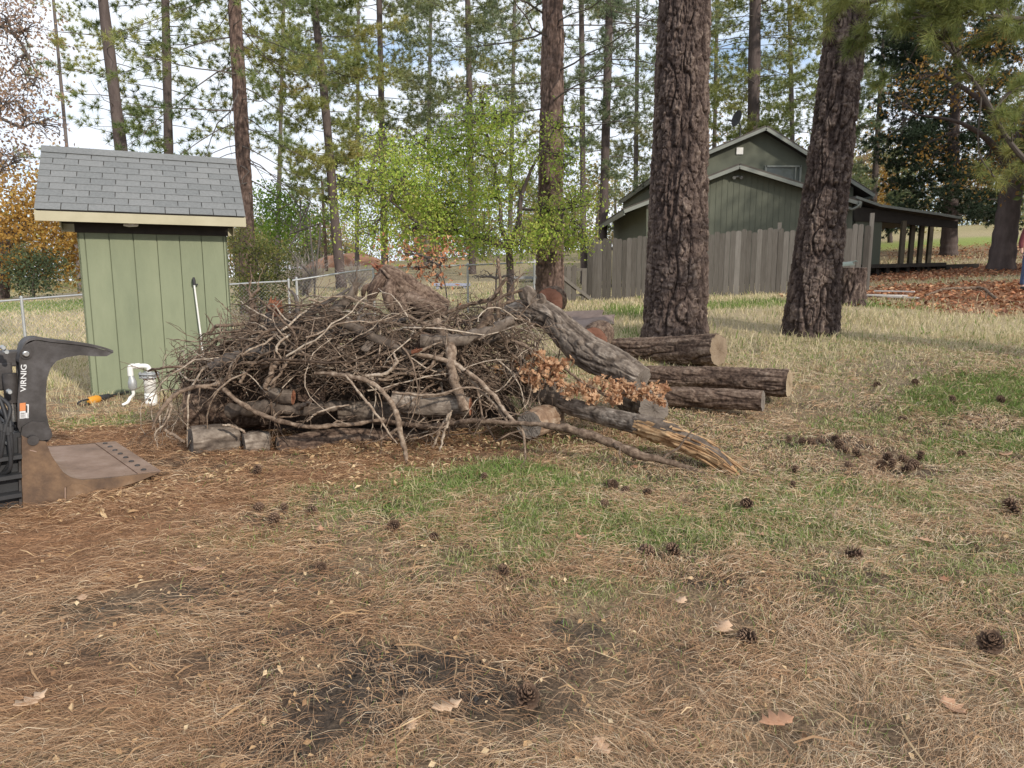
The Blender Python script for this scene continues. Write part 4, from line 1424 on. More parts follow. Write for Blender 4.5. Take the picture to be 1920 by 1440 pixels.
# shrubs
yy = 19.0
broadleaf('shrub', 'olive and rust leaved bush behind the chain link fence beside the shed', None, [(490, 590, yy, .05), (490, 560, yy, .04), (492, 520, yy, .03)], [],
          [(470, 470, yy, .55), (515, 480, yy, .5), (460, 520, yy, .5), (500, 530, yy - .3, .55), (530, 520, yy, .35), (470, 560, yy - .3, .45), (520, 565, yy, .4), (455, 440, yy, .35)], M_olive, M_limb, 6200, .07, .36, 10, cat='shrub', clump=16)
yy = 36.0
broadleaf('shrub', 'dark green bush under the golden oak at far left', None, [(62, 555, yy, .08), (62, 530, yy, .06), (64, 510, yy, .05)], [],
          [(45, 490, yy, 1.0), (80, 500, yy, .9), (70, 530, yy, .7), (30, 525, yy, .7)], M_fir, M_limb, 2600, .16, .75, 13, cat='shrub', clump=16)
yy = 21.0
broadleaf('shrub', 'pale green bush between the shed bush and the lone field pine', None, [(590, 560, yy + 8, .05), (590, 540, yy + 8, .04), (590, 520, yy + 8, .03)], [],
          [(545, 380, yy + 24, 1.6), (520, 420, yy + 24, 1.8), (570, 420, yy + 24, 1.3), (500, 380, yy + 24, 1.4)], M_lime, M_limb, 3000, .22, .12, 14, cat='shrub', clump=16)
def bare_shrub(label, px, py, Y, h, wd, seed, group=None):
    rg = np.random.default_rng(seed)
    o = at(px, py, Y); o[2] = hz(o[0], Y)
    b = MB()
    for k in range(60):
        d = unit(np.array([rg.normal(0, .5) * wd, rg.normal(0, .5) * wd, 1.0]))
        e = o + d * h * rg.uniform(.6, 1.05)
        p = limb_to(b, o + rg.normal(0, .05, 3) * [1, 1, 0], e, .016, .005, rg, seg=4, sag=.05)
        for j in range(6):
            s_ = p[rg.integers(2, 6)]
            limb_to(b, s_, s_ + unit(d + rg.normal(0, .6, 3)) * h * .28, .008, .004, rg, seg=3)
    ob = b.build('bare_shrub', M_bare)
    tag(ob, label, 'shrub', group)
M_bare = mat('bare_grey_twigs', [(0, (.20, .17, .155)), (.5, (.33, .29, .265)), (1, (.45, .40, .37))], .5, .5, 10, rough=.95)
bare_shrub('rounded bare grey shrub beyond the fence near the lone field pine', 572, 535, 30, 1.9, .8, 1)
bare_shrub('low bare grey shrub right of the lone field pine', 668, 528, 32, 1.4, 1.2, 2)
broadleaf('sapling', 'thin sapling with withered rust red leaves behind the root stump', None, [(845, 600, 9.6, .012), (838, 560, 9.6, .010), (825, 500, 9.6, .008)], [],
          [(765, 478, 9.7, .16), (800, 490, 9.6, .16), (830, 480, 9.6, .14), (785, 505, 9.6, .12), (818, 520, 9.6, .12)], M_rust, M_limb, 420, .07, .5, 15, clump=8)
broadleaf('sapling', 'leafless thin sapling standing by the pale fence post', None, [(935, 600, 11, .016), (930, 540, 11, .014), (934, 488, 11, .010)], [], [(935, 485, 11, .08), (905, 520, 11, .2), (960, 520, 11, .2)], M_rust, M_limb, 9, .05, .5, 16, clump=3)

# oaks added out of view right of the frame to shade the house
for k, (X_, Y_, H_) in enumerate(((17.8, 17.0, 11.5), (22.5, 18.5, 14.0), (19.5, 20.6, 10.0))):
    z_ = hz(X_, Y_)
    r = thing('oak_tree', (X_, Y_, z_), 'broad leafy oak added out of view to shade the green house', 'tree', 'added shade oaks out of view')
    rg = np.random.default_rng(300 + k)
    b = MB(); b.tube([(X_, Y_, z_ - .1), (X_ + .1, Y_, z_ + H_ * .4), (X_, Y_ + .2, z_ + H_ * .8)], [.35, .28, .08], 10, 0, .4); b.build('trunk', M_barkdark, r)
    b = MB()
    cs = np.array([[X_, Y_, z_ + H_ * .6]]) + rg.normal(0, 1, (16, 3)) * np.array([1.9, 1.6, H_ * .2])
    for c_ in cs: limb_to(b, np.array([X_, Y_, z_ + H_ * .4]), c_, .08, .02, rg)
    leaf_cloud(b, cs, np.full(16, 1.8), 9000, .26, .4, rg, clump=16)
    b.build('crown', [M_barkdark, M_olive], r, smooth=False)

# ------------------------------------------------------------------ far woods, bank, pole
def woods():
    rg = np.random.default_rng(77)
    b = MB()
    for k in range(135):
        Y = rg.uniform(70, 125)
        X = rg.uniform(-.85, .85) * Y
        z = hz(X, Y)
        H = rg.uniform(7, 13) * (.75 + .3 * (Y / 100))
        if -.62 < X / Y < -.25: H *= .8
        b.tube([(X, Y, z), (X + rg.normal(0, .3), Y, z + H * .8)], [.25, .06], 6, 0, .4, cap=False)
        nb = 7
        cs = np.array([[X, Y, z]]) + np.stack([rg.normal(0, H * .16, nb), rg.normal(0, H * .16, nb), rg.uniform(.18, .95, nb) * H], -1)
        rr = rg.uniform(.13, .24, nb) * H * (1.1 - .4 * (cs[:, 2] - z) / H)
        leaf_cloud(b, cs, rr, 900, .42, rg.choice([.15, .3, .42, .55, .8, .95]), rg, clump=12)
    # low scrub at the field edge
    for k in range(70):
        Y = rg.uniform(52, 72); X = rg.uniform(-.8, .8) * Y; z = hz(X, Y)
        leaf_cloud(b, np.array([[X, Y, z + .8]]), [rg.uniform(.7, 1.8)], 260, .25, rg.choice([.2, .35, .5, .7, .9]), rg, clump=12, flat=.6)
    o = b.build('distant_woodland', [M_barkdark, M_woods], smooth=False)
    tag(o, 'distant mixed green and brown woodland closing the field', 'woodland', kind='stuff')
woods()

def misc_far():
    # red earth bank
    c = at(630, 498, 56)
    rg = np.random.default_rng(5)
    u = np.linspace(-1, 1, 40); v = np.linspace(-1, 1, 24)
    U_, V_ = np.meshgrid(u, v)
    X = c[0] + .4 + U_ * 3.1; Y = 57 + V_ * 2.4
    hgt_ = np.clip(1 - U_ ** 2, 0, 1) ** .6 * np.clip(1 - V_ ** 2, 0, 1) ** .6 * 1.0
    Z = hsmooth(X, Y) - .1 + hgt_ * (.8 + .4 * n2(X, Y, 1.1, 3))
    b = MB()
    i, j = np.meshgrid(np.arange(23), np.arange(39), indexing='ij')
    b.add(np.stack([X, Y, Z], -1).reshape(-1, 3), np.stack([i * 40 + j, i * 40 + j + 1, (i + 1) * 40 + j + 1, (i + 1) * 40 + j], -1).reshape(-1, 4))
    o = b.build('earth_bank', mat('red_earth', [(0, (.18, .09, .055)), (.5, (.33, .17, .105)), (1, (.46, .30, .20))], .2, .8, 1.5, rough=.95, bump=.05))
    tag(o, kind='structure')
    p = at(612, 505, 50); z = hz(p[0], p[1])
    t = at(604, 340, 50)
    b = MB(); b.tube([(p[0], p[1], z - .2), t], [.13, .10], 10)
    b.tube([t + (-.9, 0, -.5), t + (.9, 0, -.5)], .05, 6); 
    o = b.build('utility_pole', M_barkred); tag(o, 'slim brown utility pole near the red earth bank across the field', 'pole')
    for label, px, py, Y, ln, ang in (('bluish board lying in the field left of the pale fence post', 848, 531, 31, 1.5, -.12), ('grey board lying in the field right of the lime tree trunk', 985, 523, 33, 1.6, .1)):
        q = at(px, py, Y); q[2] = hz(q[0], Y) + .18
        b = MB()
        ax = np.array([math.cos(ang), math.sin(ang), 0]); 
        b.box(q, ax, (-ax[1], ax[0], 0), UZ, ln / 2, .35, .06, 0, .6)
        for s_ in (-.4, .4):
            b.box(q + ax * ln * s_ - UZ * .15, ax, (-ax[1], ax[0], 0), UZ, .06, .3, .10, 0, .3)
        o = b.build('board', mat('board_' + ('blue' if px < 900 else 'grey'), ramp2((.2, .22, .30), (.34, .36, .46)) if px < 900 else ramp2((.16, .16, .16), (.26, .26, .26)), .3, .4, 5), smooth=False, bevel=.01)
        tag(o, label, 'board')
misc_far()

# ------------------------------------------------------------------ pine bough over the top right corner
def near_bough():
    rg = np.random.default_rng(31)
    Y = 7.6
    base = np.array([7.9, 7.8, 0.0]); base[2] = hz(7.9, 7.8) - .1
    r = thing('pine_tree', tuple(base), 'pine whose long needled bough hangs across the top right corner', 'tree')
    b = MB()
    rows = np.array([(*base, .42), (*(base + UZ * .4), .36), (*(base + UZ * 4), .30), (*(base + UZ * 9), .22), (*(base + UZ * 14), .05)])
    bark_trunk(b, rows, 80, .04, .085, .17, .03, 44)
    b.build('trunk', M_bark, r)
    b = MB()
    C, D, TT = [], [], []
    def bough(pts, r0, tuft_from=.3, ntw=14, tl=.55, tn=.45):
        P = spline(np.array([p if len(p) == 3 and abs(p[0]) < 60 else at(*p) for p in pts]), 26)
        b.tube(P, np.linspace(r0, r0 * .25, 26), 8, 0, .35)
        for k in range(ntw):
            f = tuft_from + (1 - tuft_from) * (k + rg.random()) / ntw
            i = min(int(f * 25), 24)
            o = P[i]; tg = unit(P[i + 1] - P[i])
            d = unit(tg * .8 + rg.normal(0, .6, 3) + UZ * -.05)
            e = o + d * tl * rg.uniform(.5, 1.2)
            p2 = limb_to(b, o, e, .010, .005, rg, sag=.08, seg=5)
            for q in (3, 4, 5, 6):
                for z_ in range(1):
                    C.append(p2[q] + rg.normal(0, .015, 3)); D.append(unit(d + UZ * .1 + rg.normal(0, .3, 3))); TT.append(np.clip(tn + rg.normal(0, .08), 0, 1))
    hub = at(1905, 40, Y)
    top = base + UZ * 4.9
    bough([top, (2050, 0, Y), (1940, -12, Y - .2), (1840, -22, Y - .3), (1740, -15, Y - .3), (1640, 2, Y - .2), (1570, 6, Y)], .045, .25, 46, .27, .60)
    bough([top + UZ * .2, (2000, -60, Y - .5), (1880, -60, Y - .7), (1760, -60, Y - .8), (1640, -40, Y - .8)], .05, .2, 46, .42, .60)
    bough([top - UZ * .3, (2040, 60, Y - .1), (1960, 40, Y - .4), (1880, 32, Y - .6), (1790, 25, Y - .6), (1700, 35, Y - .5)], .035, .3, 30, .25, .55)
    # drooping brown limb with bare side twigs
    P = [top - UZ * .9, (2010, 400, Y), (1940, 320, Y), (1890, 262, Y - .1), (1845, 180, Y - .1), (1790, 105, Y), (1750, 55, Y)]
    bough(P, .04, .5, 12, .35, .6)
    bough([(1800, 120, Y), (1770, 65, Y), (1710, 58, Y), (1640, 52, Y + .1), (1600, 70, Y + .1)], .016, .1, 14, .26, .5)
    bough([(1840, 175, Y), (1835, 280, Y), (1862, 330, Y)], .010, .5, 2, .2, .7)
    bough([(1790, 105, Y), (1740, 62, Y), (1700, 120, Y), (1670, 150, Y)], .010, .8, 2, .2, .5)
    bough([(1860, 210, Y), (1900, 170, Y), (1960, 140, Y)], .014, .2, 8, .3, .6)
    bough([(1880, 250, Y), (1915, 290, Y), (1950, 340, Y)], .014, .2, 6, .3, .7)
    needles(b, np.array(C), np.array(D), .17, .0045, 62, 1, np.array(TT), .75)
    b.build('crown', [M_limb, M_pn], r, smooth=False)
near_bough()

# ================================================================== LOGS AND BRUSH PILE
M_logbark = mat('log_bark', [(0, (.035, .024, .02)), (.3, (.09, .06, .045)), (.6, (.17, .12, .09)), (1, (.30, .225, .17))], .8, 1.0, 26, detail=9, rough=.95, bump=.008, bscale=40, spec=.1)
M_oakbark = mat('grey_oak_bark', [(0, (.045, .034, .027)), (.35, (.125, .098, .078)), (.7, (.25, .205, .165)), (1, (.42, .36, .30))], .8, .9, 9, detail=8, rough=.92, bump=.008, bscale=30, spec=.15)
M_twig = mat('dead_branch_bark', [(0, (.035, .024, .018)), (.3, (.10, .068, .048)), (.6, (.235, .172, .125)), (1, (.50, .42, .33))], .72, 1.0, 20, detail=8, rough=.9, bump=.004, bscale=60, spec=.2)
M_wood = mat('split_wood', [(0, (.13, .06, .03)), (.4, (.33, .185, .09)), (.7, (.50, .33, .18)), (1, (.64, .50, .33))], .5, .7, 6, detail=7, rough=.8, bump=.006, bscale=30)
M_redwood = mat('raw_red_wood', [(0, (.10, .035, .02)), (.5, (.26, .105, .06)), (1, (.45, .24, .14))], .5, .6, 14, rough=.85, bump=.005, bscale=50)

M_debarked = mat('debarked_wood', [(0, (.10, .06, .04)), (.4, (.24, .155, .10)), (.75, (.38, .29, .21)), (1, (.52, .44, .36))], .5, 1.0, 9, detail=8, rough=.9, bump=.005, bscale=30)
def cutmat(name, a, b_, c):
    m = mat(name, [(0, a), (.5, b_), (1, c)], .3, .7, 7, detail=8, rough=.9, bump=.003, bscale=40)
    t = m.node_tree
    p = [n for n in t.nodes if n.type == 'BSDF_PRINCIPLED'][0]
    src = p.inputs['Base Color'].links[0].from_socket
    at_ = t.nodes.new('ShaderNodeAttribute'); at_.attribute_name = 'tone'
    mu = t.nodes.new('ShaderNodeMath'); mu.operation = 'MULTIPLY'; mu.inputs[1].default_value = 95
    si = t.nodes.new('ShaderNodeMath'); si.operation = 'SINE'
    no = t.nodes.new('ShaderNodeTexNoise'); no.inputs['Scale'].default_value = 5
    ad = t.nodes.new('ShaderNodeMath'); ad.operation = 'MULTIPLY_ADD'; ad.inputs[1].default_value = 14
    t.links.new(at_.outputs['Fac'], mu.inputs[0])
    t.links.new(no.outputs['Fac'], ad.inputs[0]); t.links.new(mu.outputs[0], ad.inputs[2])
    t.links.new(ad.outputs[0], si.inputs[0])
    mr = t.nodes.new('ShaderNodeMapRange'); mr.inputs[1].default_value = -1; mr.inputs[2].default_value = 1; mr.inputs[3].default_value = .72; mr.inputs[4].default_value = 1.1
    t.links.new(si.outputs[0], mr.inputs[0])
    mx_ = t.nodes.new('ShaderNodeMix'); mx_.data_type = 'RGBA'; mx_.blend_type = 'MULTIPLY'; mx_.inputs['Factor'].default_value = 1
    t.links.new(src, mx_.inputs['A']); t.links.new(mr.outputs[0], mx_.inputs['B'])
    t.links.new(mx_.outputs['Result'], p.inputs['Base Color'])
    return m
M_cut = cutmat('sawn_log_end', (.20, .14, .09), (.34, .26, .17), (.47, .38, .26))
M_cutmid = cutmat('weathered_sawn_end', (.13, .09, .06), (.23, .17, .115), (.33, .26, .18))
M_cutgrey = cutmat('grey_sawn_end', (.12, .10, .085), (.20, .17, .145), (.29, .25, .21))
M_cutrust = cutmat('rusty_sawn_end', (.16, .07, .045), (.26, .12, .08), (.36, .19, .13))

def sawn(b, ring, c, mat_, nrm, rg, rings=10):
    """cut face from a rim ring (seg,3)"""
    seg = len(ring)
    vs, ts = [], []
    for k in range(rings):
        f = 1 - k / rings
        vs.append(c + (ring - c) * f * (1 - .012 * (k == 0)) + nrm * (.003 * rg.normal(0, 1, (seg, 1)) * (k > 0)))
        ts.append(np.full(seg, f))
    v = np.vstack(vs + [c[None]]); tn = np.concatenate(ts + [[0.0]])
    i, j = np.meshgrid(np.arange(rings - 1), np.arange(seg), indexing='ij')
    f = np.stack([i * seg + j, i * seg + (j + 1) % seg, (i + 1) * seg + (j + 1) % seg, (i + 1) * seg + j], -1).reshape(-1, 4)
    b.add(v, f, mat_, tn)
    k = np.arange(seg)
    b.add(v, np.stack([(rings - 1) * seg + k, (rings - 1) * seg + (k + 1) % seg, np.full(seg, rings * seg)], -1), mat_, tn)

def log(label, pts, bark, cut0=None, cut1=None, cw=.06, ch=.16, depth=.016, seg=110, step=.012, seed=1, name='log', group=None, smoothbark=False):
    """pts rows (x,y,z,r)"""
    rg = np.random.default_rng(seed)
    pts = np.array(pts, float)
    r = thing(name, tuple(pts[0][:3]), label, 'log', group)
    b = MB()
    ring, P, R, T, U, V_ = bark_trunk(b, pts, seg, step, cw, ch, depth, seed)
    b.build('bark', bark, r)
    for e, cm in ((0, cut0), (-1, cut1)):
        if cm is None: cm = M_cutgrey
        bb = MB()
        sawn(bb, ring[e], P[e], 0, T[e] * (-1 if e == 0 else 1), rg)
        bb.build('cut_face', cm, r)
    return r

def pz(px, py, Y, rpx):
    p = at(px, py, Y)
    return (*p, (rpx if rpx > 8.5 else rpx * .66) * Y / FPX)

GL = 'sawn pine logs lying right of the pile'
log('thick sawn pine log lying nearest the big straight pine', [pz(1128, 659, 10.7, 24), pz(1240, 658, 10.05, 26), pz(1348, 656, 9.35, 31)], M_logbark, M_cutgrey, M_cutmid, .075, .20, .024, 150, seed=61, group=GL)
log('longest sawn log, the middle of the three beside the pile', [pz(1185, 705, 9.15, 20), pz(1330, 710, 8.65, 23), pz(1480, 719, 8.1, 27)], M_logbark, M_cutgrey, M_cut, .06, .18, .020, 130, seed=62, group=GL)
log('thin sawn log in front of the two bigger logs', [pz(1230, 742, 8.1, 19), pz(1330, 747, 7.8, 20), pz(1431, 752, 7.5, 20)], M_logbark, M_cutgrey, M_cutgrey, .05, .15, .014, 110, seed=63, group=GL)
log('short log with a grey sawn face at the foot of the bent trunk', [pz(1226, 767, 7.15, 30), pz(1205, 756, 7.5, 30), pz(1180, 744, 7.9, 30)], M_oakbark, M_cutgrey, M_cutgrey, .05, .13, .012, 110, seed=64)
log('upright reddish log round behind the bent trunk', [pz(1112, 640, 9.6, 27), pz(1118, 632, 9.9, 28), pz(1126, 626, 10.3, 26)], M_logbark, M_cutrust, M_cutrust, .06, .15, .014, 90, seed=65)
log('rusty round of wood standing behind the top of the bent trunk', [pz(1030, 566, 11.6, 26), pz(1038, 562, 12.0, 26)], M_logbark, M_cutrust, M_cutrust, .06, .15, .012, 80, seed=66)
log('pale sawn log round lying under the split log', [pz(992, 797, 6.5, 27), pz(1010, 790, 6.7, 28), pz(1034, 781, 7.0, 27)], M_debarked, M_cutgrey, M_cut, .08, .2, .010, 90, seed=67)
log('mossy grey log round at the front left corner of the pile', [pz(357, 832, 6.35, 34), pz(395, 829, 6.45, 34), pz(440, 826, 6.6, 33)], M_oakbark, M_cutgrey, M_cutgrey, .07, .22, .010, 110, seed=68)
log('short bleached log block right of the mossy log round', [pz(457, 835, 6.45, 24), pz(478, 832, 6.5, 26), pz(505, 832, 6.55, 25)], M_oakbark, M_cutgrey, M_cutgrey, .06, .2, .008, 80, seed=69)
log('dark end of a thick log in the shade at the left of the pile', [pz(345, 762, 7.0, 44), pz(420, 760, 7.15, 44), pz(520, 762, 7.4, 42)], M_logbark, M_cutgrey, M_cutgrey, .07, .2, .014, 100, seed=70)
log('dark thick log lying in the hollow under the pile', [pz(520, 848, 6.5, 30), pz(640, 838, 6.8, 36), pz(800, 835, 7.0, 34)], M_logbark, M_cutgrey, M_cutgrey, .07, .2, .014, 100, seed=71)
log('brown log with a raw orange broken end in the middle of the pile', [pz(735, 752, 6.5, 20), pz(800, 760, 6.5, 22), pz(882, 762, 6.45, 18)], M_oakbark, M_cutgrey, M_redwood, .06, .25, .008, 80, seed=72)
log('olive tan log stub with a splintered end under the left branches', [pz(500, 732, 6.5, 10), pz(525, 743, 6.45, 14), pz(550, 745, 6.45, 15)], M_oakbark, M_cutgrey, M_redwood, .07, .3, .005, 70, seed=73)
log('grey log buried in the pile behind the broken orange end', [pz(640, 770, 6.9, 20), pz(720, 775, 6.85, 22), pz(800, 778, 6.9, 20)], M_oakbark, M_cutgrey, M_cutgrey, .07, .3, .006, 70, seed=74)

# bent grey trunk
r = log('heavy bent grey oak trunk sloping down the right side of the pile', [pz(935, 605, 8.3, 17), pz(965, 588, 8.2, 22), pz(1003, 585, 8.05, 26), pz(1035, 598, 7.9, 25), pz(1065, 628, 7.75, 29), pz(1105, 662, 7.55, 33), pz(1160, 690, 7.3, 33), pz(1203, 716, 7.1, 27)],
        M_oakbark, M_cutgrey, M_cutgrey, .055, .22, .020, 140, seed=75)
b = MB()
q = [pz(1010, 590, 8.0, 20), pz(995, 562, 8.0, 17), pz(985, 545, 8.0, 15), pz(982, 538, 8.0, 9)]
bark_trunk(b, np.array(q), 60, .012, .06, .2, .008, 76)
q = [pz(1000, 575, 8.0, 12), pz(1015, 562, 7.95, 10), pz(1012, 550, 7.95, 5)]
bark_trunk(b, np.array(q), 40, .012, .05, .2, .006, 77)
b.build('broken_stub', M_oakbark, r)
b = MB()
rg = np.random.default_rng(4)
for k in range(2):
    f = (.45, .7)[k]
    Q = spline(np.array([pz(1003, 585, 8.05, 26), pz(1065, 628, 7.75, 29), pz(1160, 690, 7.3, 33), pz(1203, 716, 7.1, 27)]), 30)[int(f * 29)]
    d = unit(np.array([rg.normal(0, .6), -.8, rg.normal(.4, .5)]))
    b.tube([Q[:3] + d * Q[3] * .6, Q[:3] + d * Q[3] * 1.05, Q[:3] + d * Q[3] * 1.18], [.05, .035, .012], 9, 0, .5)
b.build('knot', M_oakbark, r)

# split broken log
r = thing('split_log', tuple(at(1050, 755, 6.8)), 'long broken log with bright orange split wood lying toward the camera', 'log')
b = MB()
bark_trunk(b, np.array([pz(1040, 752, 7.0, 15), pz(1090, 768, 6.75, 17), pz(1140, 782, 6.5, 18), pz(1205, 797, 6.2, 20)]), 90, .010, .035, .05, .009, 81)
b.build('bark', M_oakbark, r)
b = MB()
rg = np.random.default_rng(8)
Q = spline(np.array([pz(1196, 796, 6.22, 18), pz(1240, 810, 6.05, 19), pz(1290, 830, 5.9, 18), pz(1340, 856, 5.75, 16), pz(1385, 893, 5.56, 6)]), 60)
T = unit(np.gradient(Q[:, :3], axis=0))
sd_ = unit(np.cross(T, UZ)); up = np.cross(sd_, T)
seg = 44
th = np.linspace(0, 2 * math.pi, seg, endpoint=False)
TH, KK = np.meshgrid(th, np.arange(60))
grain = fbm(np.stack([np.cos(TH) * 2.2, np.sin(TH) * 2.2, KK * .05], -1), 3.0, 3, 4) - .5
notch = 1 - .55 * sstep(.6, 1, KK / 59.) * (np.sin(TH * 2.5 + 1) > .2)
rr = Q[:, 3][:, None] * (1 + 1.1 * grain) * notch
ring = Q[:, None, :3] + (np.cos(TH)[..., None] * sd_[:, None] + np.sin(TH)[..., None] * up[:, None]) * rr[..., None]
i, j = np.meshgrid(np.arange(59), np.arange(seg), indexing='ij')
b.add(ring.reshape(-1, 3), np.stack([i * seg + j, i * seg + (j + 1) % seg, (i + 1) * seg + (j + 1) % seg, (i + 1) * seg + j], -1).reshape(-1, 4), 0, np.clip(.55 + 1.3 * grain, 0, 1).ravel())
for k in range(46):
    a = rg.integers(2, 52)
    l_ = int(rg.integers(6, 22)); e = min(a + l_, 59)
    ph = rg.uniform(0, 6.28)
    off = (math.cos(ph) * sd_[a] + math.sin(ph) * up[a]) * Q[a, 3] * rg.uniform(.8, 1.15)
    P = Q[a:e, :3] + off + np.linspace(0, 1, e - a)[:, None] * (T[a] * rg.uniform(0, .08) + UZ * rg.uniform(-.02, .03))
    if len(P) > 2:
        b.tube(P, np.linspace(.014, .003, len(P)) * rg.uniform(.6, 1.3), 5, 0, rg.uniform(.2, .9), cap=False)
b.build('split_wood', M_wood, r)
b = MB()
up2 = ring[:, :seg]
sel = [k for k in range(seg) if 0.35 < th[k] < 1.9]
strip = ring[:, sel] + up[:, None] * .008
v = strip.reshape(-1, 3); m_ = len(sel)
i, j = np.meshgrid(np.arange(54), np.arange(m_ - 1), indexing='ij')
b.add(v, np.stack([i * m_ + j, i * m_ + j + 1, (i + 1) * m_ + j + 1, (i + 1) * m_ + j], -1).reshape(-1, 4), 0, .3)
b.build('bark_strip', M_oakbark, r)

# root stump on top of the pile
r = thing('root_stump', tuple(at(740, 560, 7.9)), 'hollow broken root stump propped on top of the brush pile', 'stump')
b = MB()
bark_trunk(b, np.array([pz(716, 503, 7.8, 10), pz(728, 515, 7.8, 19), pz(750, 536, 7.85, 26), pz(780, 558, 7.95, 30), pz(820, 590, 8.1, 34)]), 80, .012, .045, .30, .022, 91)
b.build('trunk', M_logbark, r)
b = MB()
for a, c, d, ra in (((716, 520), (700, 545), (692, 580), 12), ((735, 530), (728, 560), (740, 590), 13), ((700, 535), (684, 540), (680, 560), 8), ((690, 542), (720, 545), (760, 560), 8), ((765, 560), (800, 575), (825, 585), 16), ((750, 560), (752, 580), (740, 600), 15)):
    bark_trunk(b, np.array([pz(*a, 7.75, ra), pz(*c, 7.65, ra * .9), pz(*d, 7.7, ra * .6)]), 40, .014, .04, .2, .014, 92 + a[0])
b.build('root', M_logbark, r)
b = MB()
rg = np.random.default_rng(9)
for k in range(16):
    s_ = at(716 + rg.normal(0, 7), 505 + rg.normal(0, 5), 7.78)
    b.tube([s_, s_ + (rg.normal(-.03, .03), rg.normal(0, .03), rg.uniform(.01, .05))], [.02, .004], 5, 0, rg.uniform(0, .6), cap=False)
b.build('broken_tip', M_redwood, r)

# ------------------------------------------------------------------ featured branches
GB = 'dead branches tangled in the brush pile'
def branch(label, pts, tone=.5, twigs=3, seed=0, mats=None, tip=None, group=GB, seg=8, name='dead_branch', wig=.012, n=None):
    """pts (px,py,Y,rpx)"""
    rg = np.random.default_rng(seed + 500)
    Q = spline(np.array([pz(*q) for q in pts]), n or 12 + 6 * len(pts))
    m_ = len(Q)
    w_ = np.cumsum(rg.normal(0, 1, (m_, 3)), 0)
    w_ = (w_ - np.linspace(0, 1, m_)[:, None] * w_[-1]) * wig / math.sqrt(m_) * 1.6
    P = Q[:, :3] + w_
    tone = tone * .82
    R = Q[:, 3] * (1 + .10 * np.sin(np.arange(m_) * 1.3 + seed) + rg.normal(0, .09, m_))
    b = MB()
    b.tube(P, np.maximum(R, .002), seg, 0, tone)
    for k in range(twigs):
        i = rg.integers(int(m_ * .25), m_ - 1)
        d = unit(unit(P[i] - P[i - 1]) * .7 + rg.normal(0, .6, 3))
        l_ = rg.uniform(.12, .45)
        e = P[i] + d * l_
        p2 = limb_to(b, P[i], e, R[i] * .55, .0025, rg, sag=rg.uniform(-.1, .2), seg=5)
        if rg.random() < .6:
            limb_to(b, p2[3], p2[3] + unit(d + rg.normal(0, .7, 3)) * l_ * .5, R[i] * .3, .002, rg, seg=4)
    mats = mats or M_twig
    if tip:
        o = thing(name, tuple(P[0]), label, 'branch', group)
        b.build('branch_wood', mats, o)
        bb = MB()
        e = P[-1] if tip > 0 else P[0]
        d = unit(P[-1] - P[-2]) if tip > 0 else unit(P[0] - P[1])
        rr = R[-1] if tip > 0 else R[0]
        for k in range(18):
            o2 = e - d * .05 + unit(np.cross(d, rg.normal(0, 1, 3))) * rr * rg.uniform(.1, .85)
            bb.tube([o2, o2 + d * rg.uniform(.04, .10), o2 + d * rg.uniform(.11, .17) + rg.normal(0, .006, 3)], [rr * .34, rr * .28, .002], 5, 0, rg.uniform(.1, .95), cap=False)
        bb.build('splintered_end', M_redwood if tip != 2 else M_wood, o)
        return o
    o = b.build(name, mats)
    return tag(o, label, 'branch', group)

branch('charred branch with a red splintered stub at the upper left of the pile', [(516, 578, 6.9, 13), (512, 605, 6.9, 15), (535, 612, 6.9, 13), (575, 595, 6.95, 10), (615, 568, 7.0, 7), (655, 540, 7.05, 3)], .1, 2, 1, M_limb, tip=-1)
branch('dark arching branch along the top left crest of the pile', [(600, 590, 7.4, 8), (640, 577, 7.4, 8), (690, 574, 7.45, 6), (720, 590, 7.5, 4)], .25, 3, 2)
branch('dark thick branch ending in a red torn tip in the centre of the pile', [(650, 607, 6.6, 11), (690, 630, 6.55, 11), (735, 650, 6.5, 9), (772, 660, 6.45, 6)], .2, 1, 3, M_oakbark, tip=1)
branch('long pale branch arching down the front right of the pile to the ground', [(778, 664, 6.5, 6), (840, 678, 6.45, 7), (888, 704, 6.35, 7), (925, 742, 6.25, 7), (952, 782, 6.15, 6), (978, 808, 6.1, 5), (985, 860, 6.0, 2)], .78, 5, 4)
branch('second pale branch running just under the long arching branch', [(840, 690, 6.5, 3), (885, 716, 6.4, 4), (915, 748, 6.3, 4), (940, 778, 6.2, 4), (960, 800, 6.1, 3)], .7, 4, 5)
branch('thick tan branch bending straight down at the front of the pile', [(590, 700, 6.3, 4), (640, 704, 6.2, 7), (685, 712, 6.1, 7), (722, 735, 6.05, 7), (745, 775, 6.0, 8), (755, 825, 5.98, 8), (763, 868, 5.95, 5)], .72, 3, 6)
branch('long grey branch sagging across the dark hollow at the front', [(395, 700, 6.5, 4), (420, 730, 6.4, 6), (470, 768, 6.3, 7), (540, 793, 6.25, 7), (610, 800, 6.25, 7), (680, 792, 6.3, 6), (720, 785, 6.4, 5)], .6, 6, 7)
branch('reddish branch reaching out over the left end of the pile', [(432, 706, 6.5, 4), (400, 722, 6.4, 6), (360, 728, 6.35, 6), (325, 742, 6.3, 6), (300, 772, 6.2, 5), (285, 805, 6.15, 2)], .62, 2, 8)
branch('thin white twig hanging from the leftmost branch', [(318, 752, 6.3, 3), (320, 775, 6.28, 3), (308, 795, 6.25, 2), (290, 812, 6.2, 2), (296, 840, 6.15, 1.4)], .9, 1, 9)
branch('black stick poking out left across the green shed wall', [(455, 640, 6.9, 4), (400, 660, 6.9, 4), (350, 680, 6.9, 3), (312, 700, 6.9, 2)], .1, 4, 10)
